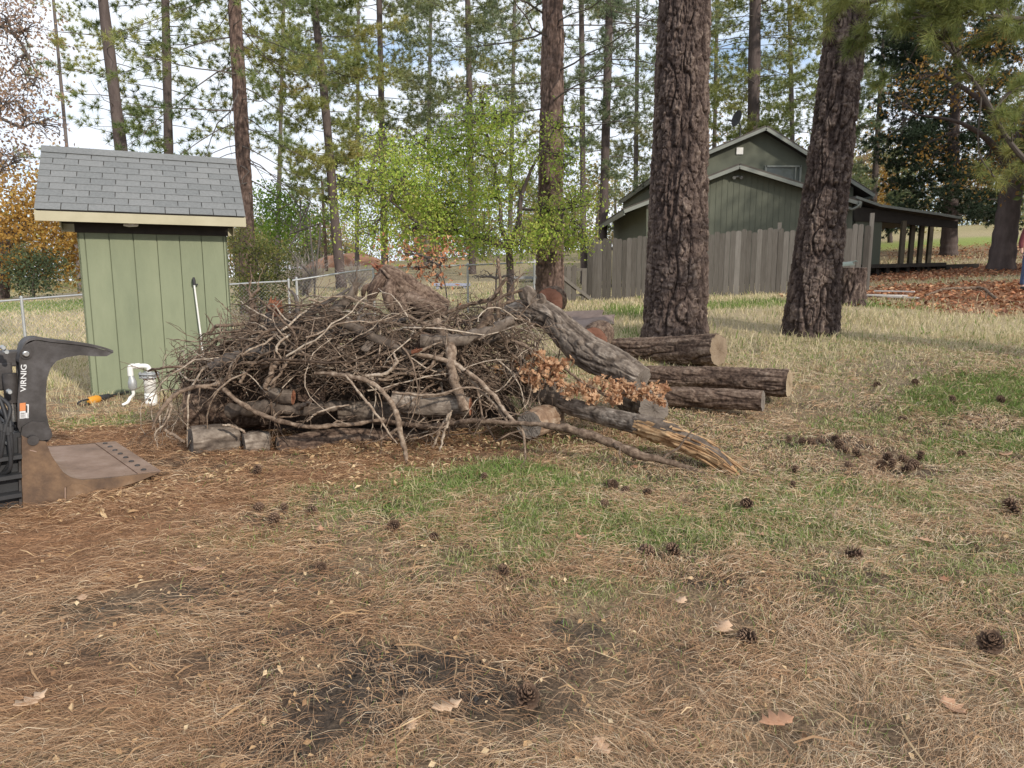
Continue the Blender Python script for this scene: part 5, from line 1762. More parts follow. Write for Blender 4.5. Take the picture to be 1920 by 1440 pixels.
branch('fan of thin twigs sticking out left in front of the shed', [(480, 625, 7, 3), (430, 633, 7, 3), (380, 640, 7, 2), (320, 636, 7, 1)], .6, 9, 11)
branch('pale twig curving over the left shoulder of the pile', [(523, 622, 6.5, 3.5), (500, 642, 6.4, 3), (465, 657, 6.35, 3), (438, 676, 6.3, 2.5), (425, 702, 6.3, 2)], .9, 3, 12)
branch('pale forked branch with an elbow at the left of the pile', [(545, 628, 6.4, 3), (520, 650, 6.35, 4), (525, 668, 6.35, 3), (538, 685, 6.35, 2)], .95, 3, 13)
branch('grey branch lying along the shoulder of the pile toward the shed', [(470, 605, 7.2, 5), (435, 606, 7.2, 5), (405, 612, 7.2, 5), (388, 628, 7.2, 3)], .5, 2, 14)
branch('thick yellowish branch slanting up at the left centre of the pile', [(498, 730, 6.3, 7), (508, 705, 6.3, 8), (520, 682, 6.35, 8), (545, 665, 6.4, 5)], .6, 3, 15)
branch('long grey twig curving up from the yellowish branch', [(505, 722, 6.25, 4), (530, 690, 6.3, 4), (560, 660, 6.4, 4), (600, 640, 6.5, 3)], .65, 3, 16)
branch('Y shaped white branch in the centre of the pile', [(685, 705, 6.2, 4), (720, 700, 6.2, 5), (742, 680, 6.2, 4), (735, 660, 6.25, 3)], .95, 3, 17)
branch('straight dark pole rising along the crest toward the bent trunk', [(820, 595, 7.3, 6), (870, 574, 7.35, 6), (920, 560, 7.45, 5), (978, 545, 7.6, 4)], .25, 3, 18)
branch('second dark pole below the crest right of the root stump', [(830, 620, 7.2, 6), (880, 598, 7.2, 6), (935, 575, 7.3, 5), (965, 562, 7.4, 4)], .3, 3, 19)
branch('upright stick standing against the crest beside the lime tree', [(936, 645, 7.2, 5), (935, 600, 7.2, 5), (940, 550, 7.25, 4.5), (933, 485, 7.3, 4)], .5, 2, 20)
branch('stout brown branch lying level beside the orange splintered stub', [(898, 640, 7.0, 6), (960, 642, 6.95, 6), (1000, 660, 6.9, 6), (1035, 690, 6.8, 5)], .55, 2, 21)
branch('dark stick pointing right past the bent trunk', [(925, 640, 7.3, 5), (965, 624, 7.3, 4), (1005, 606, 7.3, 3)], .35, 2, 22)
branch('rotten stub with an orange splintered end below the bent trunk', [(1050, 735, 7.1, 15), (1000, 722, 7.05, 15), (960, 705, 7.0, 14), (940, 690, 6.95, 10)], .4, 1, 23, M_oakbark, tip=2, name='broken_stub')
branch('grey log limb lying behind the dry oak leaves', [(940, 725, 7.05, 13), (985, 735, 7.0, 14), (1050, 750, 6.95, 14)], .4, 0, 24, M_oakbark)
branch('long slender grey branch lying on the grass in front of the split log', [(865, 790, 6.2, 7), (940, 796, 6.1, 7), (1000, 800, 6.05, 7), (1060, 808, 5.95, 8.6), (1130, 828, 5.85, 9), (1200, 853, 5.75, 8.6), (1270, 874, 5.65, 8), (1348, 896, 5.5, 5)], .42, 2, 25, wig=.02)
branch('straight leaning stick crossing in front of the dry oak leaves', [(1060, 692, 6.8, 4), (1100, 722, 6.7, 4), (1150, 750, 6.6, 4)], .4, 0, 26)
branch('pale twig pair standing on the ground under the pile', [(848, 770, 6.2, 3), (830, 800, 6.15, 4), (812, 838, 6.1, 3)], .9, 2, 27)
branch('second pale leaning twig standing under the pile', [(845, 775, 6.1, 3), (838, 805, 6.1, 4), (825, 845, 6.05, 3)], .9, 2, 28)
branch('white stick lying on the mossy log round', [(415, 796, 6.3, 3), (437, 802, 6.3, 4), (460, 812, 6.3, 3.5)], .98, 0, 29)
branch('pale stick leaning against the mossy log round', [(308, 803, 6.3, 3), (325, 813, 6.3, 5), (345, 828, 6.2, 4)], .75, 0, 30)
branch('dark arched red limb behind the charred stub', [(570, 612, 7.1, 6), (610, 600, 7.1, 7), (650, 604, 7.1, 7), (665, 625, 7.1, 5)], .25, 2, 31)
branch('branch crossing low from the dark hollow to the long slender branch', [(720, 790, 6.4, 7), (790, 796, 6.35, 8), (865, 792, 6.25, 7)], .3, 2, 32)
branch('curved white twig at the centre front of the pile', [(655, 760, 6.15, 2.5), (600, 772, 6.1, 3), (575, 790, 6.1, 2)], .95, 2, 33)
branch('pale slanting branch crossing the tan bent branch', [(645, 705, 6.1, 3), (680, 745, 6.0, 4), (710, 790, 5.95, 3.5), (745, 832, 5.95, 2)], .9, 2, 34)
branch('knobbly branch along the right shoulder of the pile', [(760, 590, 6.9, 6), (795, 610, 6.8, 7), (830, 625, 6.75, 8), (850, 645, 6.7, 5), (880, 700, 6.6, 3)], .55, 4, 35)
branch('long horizontal stick below the red torn tip', [(735, 735, 6.1, 3), (800, 742, 6.1, 3), (870, 728, 6.15, 3), (905, 732, 6.2, 2)], .8, 3, 36)

branch('stout limb slanting up through the top of the pile left of the root stump', [(560, 640, 6.9, 10), (610, 600, 7.0, 11), (650, 560, 7.1, 10), (672, 530, 7.15, 7)], .35, 3, 50, M_oakbark)
branch('thick grey limb lying across the middle right of the pile', [(790, 640, 6.6, 12), (850, 640, 6.6, 13), (905, 625, 6.7, 12), (960, 600, 6.9, 9)], .4, 2, 51, M_oakbark)
branch('dark butt ended limb poking out of the pile under the left shoulder', [(395, 690, 6.45, 11), (450, 668, 6.5, 12), (520, 655, 6.7, 11)], .2, 2, 52, M_limb)
branch('peeling tan limb sloping down through the centre right of the pile', [(820, 605, 6.8, 9), (840, 650, 6.55, 10), (850, 710, 6.4, 10), (872, 770, 6.3, 9)], .65, 2, 53, M_twig)
branch('crooked limb rising from the crest just left of the bent trunk', [(880, 640, 7.0, 9), (915, 600, 7.05, 9), (925, 560, 7.1, 7), (950, 520, 7.15, 4)], .3, 4, 54)
branch('dead limb with a curl standing up from the left crest of the pile', [(470, 625, 7.1, 9), (478, 590, 7.1, 9), (470, 560, 7.15, 6), (488, 540, 7.2, 3)], .4, 5, 55)
branch('heavy limb half buried along the lower left of the pile', [(430, 770, 6.6, 13), (500, 762, 6.5, 14), (590, 770, 6.5, 12), (640, 760, 6.6, 9)], .3, 1, 56, M_oakbark)
branch('dark limb running level below the crest at the centre of the pile', [(560, 625, 6.85, 9), (620, 628, 6.75, 10), (690, 618, 6.8, 9), (760, 600, 7.0, 7)], .15, 3, 57, M_limb)
# bark slabs that fell off the logs and lie in the pile
rg = np.random.default_rng(66)
for k in range(16):
    x, y = rg.uniform(430, 940), rg.uniform(620, 760)
    Yk = 6.45 + abs(x - 690) / 600 + (y < 640) * .2
    c = at(x, y, Yk)
    a = unit(np.array([rg.normal(0, 1), rg.normal(0, .4), rg.normal(0, .5)])); s_ = unit(np.cross(a, [0, -1, .3])); n_ = np.cross(a, s_)
    Lk, Wk = rg.uniform(.14, .34), rg.uniform(.04, .09)
    uu, vv_ = np.meshgrid(np.linspace(-1, 1, 12), np.linspace(-1, 1, 6), indexing='ij')
    edge = 1 - .35 * vnoise(np.stack([uu * 2, vv_ * 0, uu * 0 + k], -1), 2, 3)
    pp = c + a * (uu * Lk / 2)[..., None] + s_ * (vv_ * Wk * edge)[..., None] + n_ * (-.25 * Wk * vv_ ** 2 + .012 * vnoise(np.stack([uu * 4, vv_ * 3, uu * 0 + k], -1), 1, 9))[..., None]
    i, j = np.meshgrid(np.arange(11), np.arange(5), indexing='ij')
    b = MB(); b.add(pp.reshape(-1, 3), np.stack([i * 6 + j, i * 6 + j + 1, (i + 1) * 6 + j + 1, (i + 1) * 6 + j], -1).reshape(-1, 4), 0, rg.uniform(.1, .7))
    o = b.build('bark_piece', M_logbark if k % 2 else M_oakbark)
    so_ = o.modifiers.new('thickness', 'SOLIDIFY'); so_.thickness = .012
    tag(o, 'broken piece of bark caught among the branches of the pile', 'bark', 'bark pieces in the brush pile')

# ------------------------------------------------------------------ the tangle
CX, CY = -1.55, 7.35
SX, SY, SZ = 1.98, 1.05, 1.24
def shell(a, e, k=1.0):
    """direction angles -> point on the mound"""
    ce, se = np.abs(np.cos(e)) ** .7, np.abs(np.sin(e)) ** .62
    x = CX + SX * np.cos(a) * ce * k
    y = CY + SY * np.sin(a) * ce * k
    z = .05 + SZ * se * k * (1 + .07 * np.sin(3 * a + .5)) * (1 - .16 * sstep(-2.1, -3.3, x))
    return np.stack([x, y, z], -1)

def tangle_path(rg, ln, n, kmin=.86, kmax=1.04):
    a = rg.uniform(math.pi * .93, math.pi * 2.07)
    if rg.random() < .2: a = rg.uniform(0, 6.28)
    e = math.asin(rg.uniform(.20, .98))
    k = rg.uniform(kmin, kmax) * (1 + .30 * (vnoise(np.array([a * 1.6, e * 2.2, 3.0]), 1.0, 5) - .5))
    p = shell(a, e, k)
    hd = rg.uniform(0, 6.28)
    # bias along the length of the pile
    d = unit(np.array([rg.choice([-1, 1]) * rg.uniform(.5, 1), rg.normal(0, .4), rg.normal(0, .45)]))
    out = [p]
    curl = rg.normal(0, .9)
    for i in range(n - 1):
        c = p - np.array([CX, CY, .05])
        q = np.abs(c / np.array([SX, SY, SZ]))
        m = (q[0] ** 3 + q[1] ** 3 + q[2] ** 3) ** (1 / 3)
        nrm = unit(np.sign(c) * q ** 2 / np.array([SX, SY, SZ]))
        d = d + rg.normal(0, .22, 3) + np.cross(nrm, d) * curl * .10 - nrm * (np.dot(d, nrm) * .5 + (m - k) * .8)
        if p[2] < .12: d[2] = abs(d[2]) * .3
        d = unit(d)
        p = p + d * ln / (n - 1)
        p[2] = max(p[2], .04)
        out.append(p)
    return np.array(out)

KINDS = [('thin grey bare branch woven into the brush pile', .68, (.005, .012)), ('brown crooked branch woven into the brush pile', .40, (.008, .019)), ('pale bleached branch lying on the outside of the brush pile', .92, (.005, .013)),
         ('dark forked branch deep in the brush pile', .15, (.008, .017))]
rg = np.random.default_rng(2024)
for k in range(255):
    lb, tn, (r0, r1) = KINDS[k % 4]
    ln = rg.uniform(.6, 1.5)
    n = 11
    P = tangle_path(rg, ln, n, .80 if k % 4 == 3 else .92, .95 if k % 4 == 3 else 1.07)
    while P[4][2] < .5 and P[4][1] < 7.1 and -2.75 < P[4][0] < -1.0: P = tangle_path(rg, ln, n, .9, 1.05)
    ra = rg.uniform(r0, r1)
    b = MB()
    R = ra * np.linspace(1, .35, n) * (1 + rg.normal(0, .08, n))
    t_ = np.clip(tn + rg.normal(0, .07), 0, 1)
    b.tube(P, R, 6, 0, t_)
    for j in range(rg.integers(2, 6)):
        i = rg.integers(2, n - 1)
        d = unit(unit(P[i] - P[i - 1]) * .8 + rg.normal(0, .55, 3))
        l2 = rg.uniform(.12, .42)
        p2 = limb_to(b, P[i], P[i] + d * l2, R[i] * .6, .002, rg, sag=rg.uniform(-.12, .15), seg=5)
        limb_to(b, p2[3], p2[3] + unit(d + rg.normal(0, .7, 3)) * l2 * .45, R[i] * .35, .0018, rg, seg=4)
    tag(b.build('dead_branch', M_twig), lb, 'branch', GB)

# jagged sticks standing out of the crest and short broken chunks
rg = np.random.default_rng(717)
for k in range(46):
    a = rg.uniform(math.pi * .95, math.pi * 2.05); e = math.asin(rg.uniform(.55, .97))
    p = shell(a, e, rg.uniform(.85, 1.0))
    out = unit(p - np.array([CX, CY, .4]))
    big = k % 3 == 0
    d = unit(out * rg.uniform(.3, .9) + rg.normal(0, .55, 3) * [1, .5, .5])
    ln = rg.uniform(.3, .62) if not big else rg.uniform(.3, .5)
    ra = rg.uniform(.005, .011) if not big else rg.uniform(.016, .032)
    n = 9
    P = p - d * ln * .45 + d * (np.linspace(0, 1, n) * ln)[:, None] + np.cumsum(rg.normal(0, .012, (n, 3)), 0)
    b = MB()
    R = ra * np.linspace(1, .55 if not big else .85, n) * (1 + rg.normal(0, .1, n))
    b.tube(P, R, 8 if big else 6, 0, rg.uniform(.15, .6))
    if big:
        for q in range(7):
            o2 = P[-1] + unit(np.cross(d, rg.normal(0, 1, 3))) * R[-1] * rg.uniform(.1, .8)
            b.tube([o2 - d * .03, o2 + d * rg.uniform(.02, .05), o2 + d * rg.uniform(.05, .10)], [R[-1] * .35, R[-1] * .25, .002], 5, 0, rg.uniform(.2, .9), cap=False)
    for q in range(3 if not big else 2):
        i = rg.integers(3, n - 1)
        l2 = rg.uniform(.08, .25)
        limb_to(b, P[i], P[i] + unit(d + rg.normal(0, .7, 3)) * l2, R[i] * .5, .002, rg, seg=5)
    if big: tag(b.build('broken_limb', M_oakbark if k % 2 else M_twig), 'short thick limb with a splintered end jutting out of the brush pile', 'branch', GB)
    else: tag(b.build('dead_branch', M_twig), 'short crooked stick standing out from the crest of the brush pile', 'branch', GB)

# dark debris heap added inside the pile to block light through it
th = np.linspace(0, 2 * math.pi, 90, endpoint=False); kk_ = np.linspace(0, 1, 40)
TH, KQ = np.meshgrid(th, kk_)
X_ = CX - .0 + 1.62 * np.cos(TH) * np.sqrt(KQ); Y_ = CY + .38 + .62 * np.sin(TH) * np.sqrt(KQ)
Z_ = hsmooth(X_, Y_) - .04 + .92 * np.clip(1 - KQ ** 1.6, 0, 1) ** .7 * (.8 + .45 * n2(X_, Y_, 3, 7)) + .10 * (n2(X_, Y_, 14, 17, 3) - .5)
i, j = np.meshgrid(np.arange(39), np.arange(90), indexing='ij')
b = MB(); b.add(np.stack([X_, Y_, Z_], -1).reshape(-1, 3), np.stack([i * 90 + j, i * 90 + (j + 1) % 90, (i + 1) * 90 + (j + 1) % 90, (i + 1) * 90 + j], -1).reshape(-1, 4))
tag(b.build('dark_filler_heap', mat('dark_filler_heap', [(0, (.02, .014, .011)), (.5, (.055, .038, .028)), (1, (.11, .078, .055))], .2, .8, 16, rough=.95, bump=.03, bscale=30)), 'dark debris heap added inside the brush pile to block light', 'debris', kind='stuff')

# fine twigs that nobody could count
b = MB()
rg = np.random.default_rng(99)
for k in range(3000):
    inner = rg.random() < .45
    P = tangle_path(rg, rg.uniform(.18, .65), 6, .55 if inner else .88, .9 if inner else 1.06)
    m_ = P[2]
    if m_[2] < .60 and m_[1] < 7.1 and -2.75 < m_[0] < -1.0 and rg.random() < .93: continue
    ra = rg.uniform(.0022, .0068)
    if fbm(P[2], 2.6, 41, 2) < .44 and not inner: continue
    b.tube(P, ra * np.linspace(1, .4, 6), 4, 0, np.clip(rg.normal(.32, .22), 0, 1), cap=False)
o = b.build('brush_twigs', M_twig)
tag(o, 'mass of fine dead twigs filling the brush pile', 'twigs', kind='stuff')
# dry needles and leaves caught in the pile, and drooping hairlike straw
b = MB()
n = 5000
a = rg.uniform(math.pi * .95, math.pi * 2.05, n); e = np.arcsin(rg.uniform(.25, .97, n)); kk = rg.uniform(.75, .98, n)
P = shell(a, e, kk)
flat_leaves(P, rg.uniform(.02, .06, n), np.clip(rg.normal(.4, .25, n), 0, 1), b, tilt=1.2)
tag(b.build('caught_leaf_debris', mat('brown_scraps', [(0, (.03, .02, .015)), (.5, (.11, .07, .047)), (1, (.27, .185, .125))], 1.0, .15, 4, rough=.9), smooth=False), 'brown leaf and bark scraps caught between the branches', 'leaf debris', kind='stuff')

# dry oak leaf sprays
def oak_spray(label, cl, seed, stem, n):
    rg = np.random.default_rng(seed)
    r = thing('oak_branch', tuple(at(*stem[0][:3])), label, 'branch')
    b = MB()
    Q = spline(np.array([pz(*q) for q in stem]), 20)
    b.tube(Q[:, :3], Q[:, 3], 6, 0, .4)
    cs = [at(*c[:3]) for c in cl]
    for c in cs:
        i = np.argmin(np.linalg.norm(Q[:, :3] - c, axis=1))
        limb_to(b, Q[i, :3], c, .008, .004, rg, seg=5)
    b.build('stem', M_twig, r)
    b = MB()
    C, R = np.array(cs), np.array([c[3] for c in cl])
    pk = rg.choice(len(cs), n, p=R ** 2 / (R ** 2).sum())
    P = C[pk] + unit(rg.normal(0, 1, (n, 3))) * (R[pk] * rg.uniform(.2, 1, n) ** .6)[:, None] * [1, 1, .75]
    ax = unit(rg.normal(0, 1, (n, 3)) + [0, 0, -.3]); sd2 = unit(np.cross(ax, rg.normal(0, 1, (n, 3)))); nr = np.cross(ax, sd2)
    L_ = rg.uniform(.05, .10, n)
    # lobed leaf outline, folded and curled
    prof = [(0, .02), (.18, .22), (.30, .10), (.48, .34), (.60, .14), (.78, .24), (1, .02)]
    vs = []
    for u, w2 in prof:
        cu = nr * ((u - .5) ** 2 * .9)[..., None] if False else nr * (.9 * (u - .5) ** 2 * L_)[:, None]
        base = P + ax * ((u - .5) * L_)[:, None] + cu
        vs += [base - sd2 * (w2 * L_)[:, None] + nr * (w2 * .5 * L_)[:, None], base, base + sd2 * (w2 * L_)[:, None] + nr * (w2 * .5 * L_)[:, None]]
    v = np.stack(vs, 1).reshape(-1, 3)
    m_ = len(prof)
    f = []
    for i in range(m_ - 1):
        f += [[3 * i, 3 * i + 1, 3 * i + 4, 3 * i + 3], [3 * i + 1, 3 * i + 2, 3 * i + 5, 3 * i + 4]]
    f = (np.arange(n)[:, None, None] * (3 * m_) + np.array(f)[None]).reshape(-1, 4)
    b.add(v, f, 0, np.repeat(np.clip(rg.normal(.55, .25, n), 0, 1), 3 * m_))
    b.build('dry_leaves', M_tan, r, smooth=False)
M_tan = leafmat('dry_tan_leaves', [(.20, .09, .05), (.42, .22, .12), (.58, .36, .21), (.68, .48, .31)], .35)
oak_spray('oak branch with dry tan leaves below the bent trunk', [(985, 695, 6.8, .10), (1010, 675, 6.8, .12), (1035, 690, 6.75, .14), (1060, 680, 6.8, .09), (1000, 712, 6.7, .12), (1045, 715, 6.7, .12), (1070, 735, 6.7, .10), (1095, 725, 6.7, .10), (965, 680, 6.9, .06)], 3,
          [(960, 700, 6.9, 4), (1010, 705, 6.8, 4), (1060, 720, 6.75, 3), (1110, 735, 6.7, 2)], 330)
oak_spray('oak branch with dry orange leaves lying over the sawn log face', [(1130, 715, 6.7, .10), (1160, 725, 6.7, .11), (1190, 735, 6.65, .12), (1220, 735, 6.65, .11), (1240, 728, 6.7, .08), (1150, 745, 6.6, .10), (1110, 745, 6.6, .08), (1235, 750, 6.6, .07)], 4,
          [(1090, 730, 6.75, 3), (1150, 735, 6.7, 3), (1200, 742, 6.65, 3), (1245, 745, 6.65, 2)], 320)

# weathered planks behind the trunk, stump, boards and limb in the yard
def planks():
    specs = [((1042, 575, 13.6), (1152, 566, 13.3), .20, .25), ((1040, 588, 12.9), (1150, 567, 13.0), .16, .5), ((1045, 597, 12.6), (1120, 585, 12.5), .18, .65), ((1050, 570, 13.9), (1130, 567, 13.6), .14, .3)]
    for k, (a, c, wd, tn) in enumerate(specs):
        A, C = at(*a), at(*c)
        for q in (A, C):
            q[2] = hz(q[0], q[1]) + .06 + .035 * k
        d = unit(C - A); s_ = unit(np.cross(UZ, d)); s_ = unit(s_ + UZ * (.75 if s_[1] > 0 else -.75)); b = MB()
        m = 8
        for i in range(1):
            b.box((A + C) / 2, d, s_, np.cross(d, s_), np.linalg.norm(C - A) / 2, wd / 2 + .04, .014, 0, tn)
        o = b.build('plank', M_plankred, smooth=False)
        tag(o, 'weathered reddish plank heaped in the grass between gate and big pine', 'plank', 'planks heaped by the gate')
M_plankred = mat('weathered_red_plank', [(0, (.12, .085, .07)), (.5, (.25, .19, .165)), (1, (.40, .33, .29))], .5, .5, 6, rough=.9, bump=.004, bscale=30)
planks()
p = at(1592, 572, 14.5); p[2] = hz(p[0], p[1]) - .05
zt_ = at(1592, 502, 14.5)[2]
r = log('wide cut stump standing right of the leaning pine', [(p[0], p[1], p[2], .36), (p[0], p[1], p[2] + .12, .33), (p[0], p[1], p[2] + .4, .29), (p[0], p[1], zt_, .285)], M_bark, None, None, .08, .17, .04, 120, .02, seed=88, name='tree_stump')
r['category'] = 'stump'
q = np.array([p[0] - .12, p[1], zt_])
b = MB()
b.prism([q + (-.25, -.1, .02), q + (.12, -.12, .05), q + (.14, .12, .05), q + (-.24, .12, .02)], (0, 0, .025), 0, .4)
b.prism([q + (-.25, -.1, .047), q + (.10, -.10, .078), q + (.10, -.06, .12), q + (-.2, -.06, .09)], (0, .02, .01), 0, .6)
b.tube([q + (.05, -.05, .08), q + (.16, -.08, .14), q + (.2, -.06, .12)], [.016, .014, .01], 8)
o = b.build('metal_scrap', mat('green_grey_metal', ramp2((.08, .10, .09), (.16, .19, .17)), .3, .4, 9, rough=.4, metal=.4), smooth=False)
tag(o, 'bent dark grey metal sheet lying on the wide cut stump', 'scrap')
for k, (a, c, wd) in enumerate((((1620, 541, 16.5), (1722, 551, 15.6), .10), ((1622, 546, 16.2), (1700, 546, 16.0), .12), ((1622, 551, 15.8), (1690, 553, 15.4), .10), ((1640, 540, 16.9), (1715, 545, 16.4), .09))):
    A, C = at(*a), at(*c)
    for q in (A, C): q[2] = hz(q[0], q[1]) + .07 + .02 * k
    d = unit(C - A); s_ = unit(np.cross(UZ, d))
    b = MB(); b.box((A + C) / 2, d, s_, np.cross(d, s_), np.linalg.norm(C - A) / 2, wd, .015, 0, .8)
    tag(b.build('pale_board', mat('bleached_board', ramp2((.34, .31, .29), (.48, .45, .42), (.6, .57, .54)), .4, .5, 6, rough=.9) if k == 0 else bpy.data.materials['bleached_board'], smooth=False), 'bleached board lying on the leaf litter beside the wide stump', 'board', 'bleached boards on the leaf litter')
branch('forked grey limb lying on the rust leaf litter at far right', [(1735, 553, 15.4, 3), (1775, 545, 15.6, 3.5), (1822, 541, 15.8, 4), (1850, 550, 15.4, 4.5), (1868, 561, 15.0, 4)], .5, 3, 40, group=None, wig=.03)

# ================================================================== LOADER BUCKET WITH GRAPPLE
M_rustplate = mat('rusty_worn_steel', [(0, (.05, .038, .032)), (.35, (.115, .074, .05)), (.65, (.20, .125, .075)), (1, (.32, .24, .175))], .3, 1.15, 3.6, detail=10, rough=.62, bump=.003, bscale=30, metal=0, spec=.2)
M_floorplate = mat('scoured_steel', [(0, (.12, .08, .06)), (.45, (.25, .165, .12)), (.75, (.32, .225, .175)), (1, (.38, .30, .255))], .3, 1.15, 3.4, detail=10, rough=.55, bump=.003, bscale=36, metal=0, stretch=(1, 1, 1), spec=.2)
M_darksteel = mat('dark_painted_steel', [(0, (.024, .021, .020)), (.45, (.058, .052, .050)), (.75, (.095, .088, .088)), (1, (.20, .15, .12))], .3, 1.1, 5, detail=9, rough=.65, bump=.0015, bscale=60, spec=.25)
M_decal = mat('white_decal', [(0, (.55, .55, .55)), (1, (.78, .78, .78))], .2, .5, 20, rough=.5)
M_sticker = mat('orange_sticker', [(0, (.55, .17, .06)), (1, (.72, .30, .12))], .2, .5, 12, rough=.5)
M_chrome = mat('bright_steel', [(0, (.35, .35, .35)), (1, (.7, .7, .69))], .3, .5, 9, rough=.25, metal=.9)

def bucket():
    A = at(45, 962, 4.73); A[2] = 0.05
    u = np.array([.735, .677, 0]); w_ = np.array([-.677, .735, 0])
    r = thing('grapple_bucket', tuple(A), 'rusty loader bucket with a dark steel grapple jaw at the left edge', 'bucket')
    def pl(pts, off=0.0):
        return [on_plane(x, y, A + w_ * off, w_) for x, y in pts]
    Wd = 1.42
    side = [(44, 964), (41, 900), (41, 817), (60, 826), (86, 828), (96, 853), (106, 868), (119, 886), (134, 896), (154, 900), (207, 896), (301, 885), (262, 902), (180, 928), (118, 946)]
    P = pl(side)
    b = MB(); b.prism(P, w_ * .028, 0, .45)
    b.build('side_plate', M_rustplate, r, smooth=False, bevel=.004)
    # raised wear patch and weld line on the near side
    b = MB()
    Q = pl([(124, 938), (125, 912), (135, 907), (150, 907), (170, 914), (178, 925)])
    b.prism([q - w_ * .004 for q in Q], w_ * -.006, 0, .6)
    b.build('wear_patch', M_rustplate, r, smooth=False)
    b = MB()
    q = pl([(122, 942), (122, 914)])
    b.tube([q[0] - w_ * .006, q[1] - w_ * .006], .006, 6, 0, .95)
    b.build('weld_bead', M_floorplate, r)
    b = MB()
    P2 = [p + w_ * Wd for p in P]
    b.prism(P2, w_ * .028, 0, .4)
    b.build('side_plate', M_rustplate, r, smooth=False, bevel=.004)
    # curved floor and back following the inner edge of the side plate
    prof = pl([(90, 838), (96, 853), (106, 868), (119, 886), (134, 896), (154, 900), (207, 896), (299, 886)])
    Q = spline(np.array(prof), 30)
    # drop it a little inside the side plate
    v0, v1 = Q + w_ * .030, Q + w_ * (Wd - .002)
    m_ = len(Q)
    dn = np.array([0, 0, -.02])
    T = unit(np.gradient(Q, axis=0)); nd = np.cross(T, w_); nd = np.where((nd @ UZ)[:, None] > 0, -nd, nd) * .02
    b = MB()
    nx = 14
    cols = [v0 + (v1 - v0) * (k / nx) for k in range(nx + 1)]
    v = np.stack(cols, 1).reshape(-1, 3)
    i, j = np.meshgrid(np.arange(m_ - 1), np.arange(nx), indexing='ij')
    f = np.stack([i * (nx + 1) + j, i * (nx + 1) + j + 1, (i + 1) * (nx + 1) + j + 1, (i + 1) * (nx + 1) + j], -1).reshape(-1, 4)
    b.add(v, f, 0, .5)
    v2 = np.stack([c + nd for c in cols], 1).reshape(-1, 3)
    b.add(v2, f[:, ::-1], 0, .3)
    b.prism([v0[-1], v1[-1], v1[-1] + nd[-1], v0[-1] + nd[-1]], u * .004, 0, .4)
    o = b.build('floor_plate', M_floorplate, r)
    # bolt on cutting edge
    e0, e1 = v0[-1], v1[-1]
    tdir = unit(Q[-1] - Q[-4])
    b = MB()
    b.prism([e0 - tdir * .15 + UZ * .002, e0 + tdir * .02, e1 + tdir * .02, e1 - tdir * .15 + UZ * .002], UZ * .006, 0, .35)
    b.build('cutting_edge', M_floorplate, r, smooth=False, bevel=.003)
    for k in range(8):
        c = e0 + (e1 - e0) * (.06 + .88 * k / 7) - tdir * .085 + UZ * .009
        b = MB()
        b.tube([c, c + UZ * .006, c + UZ * .010], [.022, .020, .012], 8, 0, .1)
        b.build('plow_bolt', M_darksteel, r)
    # back plate closing the bucket behind the jaw
    b = MB()
    a0, a1 = on_plane(44, 960, A, w_), on_plane(42, 822, A, w_)
    b.prism([a0 + w_ * .03, a0 + w_ * Wd, a1 + w_ * Wd, a1 + w_ * .03], -u * .02, 0, .3)
    b.build('back_plate', M_darksteel, r, smooth=False)
    b = MB()
    t0 = on_plane(62, 826, A, w_)
    b.tube([t0 + w_ * -.01, t0 + w_ * (Wd + .04)], .035, 14, 0, .4)
    b.build('torque_tube', M_darksteel, r)
    # grapple jaw
    off = .10
    jaw = [(38, 700), (36, 672), (44, 648), (66, 638), (92, 642), (150, 648), (190, 655), (213, 661), (200, 668), (176, 668), (150, 666), (125, 670), (106, 677), (95, 690), (88, 712), (86, 745), (87, 775), (92, 798), (95, 815), (88, 826), (75, 816), (58, 812), (40, 818), (33, 800), (33, 750)]
    J = pl(jaw, off)
    b = MB(); b.prism(J, w_ * .03, 0, .45)
    b.build('jaw_plate', M_darksteel, r, smooth=False, bevel=.004)
    b = MB(); b.prism([p + w_ * .16 for p in J], w_ * .03, 0, .3)
    b.build('jaw_plate', M_darksteel, r, smooth=False, bevel=.004)
    # flange running along the top of the tine
    b = MB()
    top = pl([(36, 680), (46, 647), (66, 637), (95, 641), (150, 647), (190, 654), (212, 661)], off)
    TQ = spline(np.array(top), 30)
    for k in range(29):
        a, c = TQ[k], TQ[k + 1]
        wdt = .20 * (1 - (k / 29) ** 3 * .8)
        b.prism([a - w_ * .01, c - w_ * .01, c + w_ * wdt, a + w_ * wdt], UZ * .018, 0, .62)
    b.build('top_flange', M_darksteel, r, smooth=False)
    # pivot pins
    for x, y, rr in ((48, 663, .020), (80, 815, .030)):
        c = on_plane(x, y, A + w_ * off, w_)
        b = MB()
        b.tube([c - w_ * .035, c - w_ * .034, c + w_ * .22], [rr * .8, rr, rr], 16, 0, .6)
        b.build('pivot_pin', M_chrome, r)
        b = MB()
        b.tube([c - w_ * .012, c - w_ * .002], [rr * 1.9, rr * 1.9], 18, 0, .5)
        b.build('pin_boss', M_darksteel, r)
    # bracket over the lower pin
    b = MB()
    Q2 = pl([(38, 822), (42, 800), (60, 790), (84, 792), (96, 805), (92, 824), (78, 826), (60, 820)], off - .055)
    b.prism(Q2, w_ * .03, 0, .5)
    b.build('hinge_bracket', M_darksteel, r, smooth=False, bevel=.004)
    # stencilled lettering and label on the jaw
    cu = bpy.data.curves.new('lettering', 'FONT')
    cu.body = 'VIRNIG'
    cu.align_x = 'CENTER'; cu.align_y = 'CENTER'
    cu.size = 1.0
    cu.offset = 0.012
    tmp = bpy.data.objects.new('lettering_source', cu)
    COL.objects.link(tmp)
    bpy.context.view_layer.update()
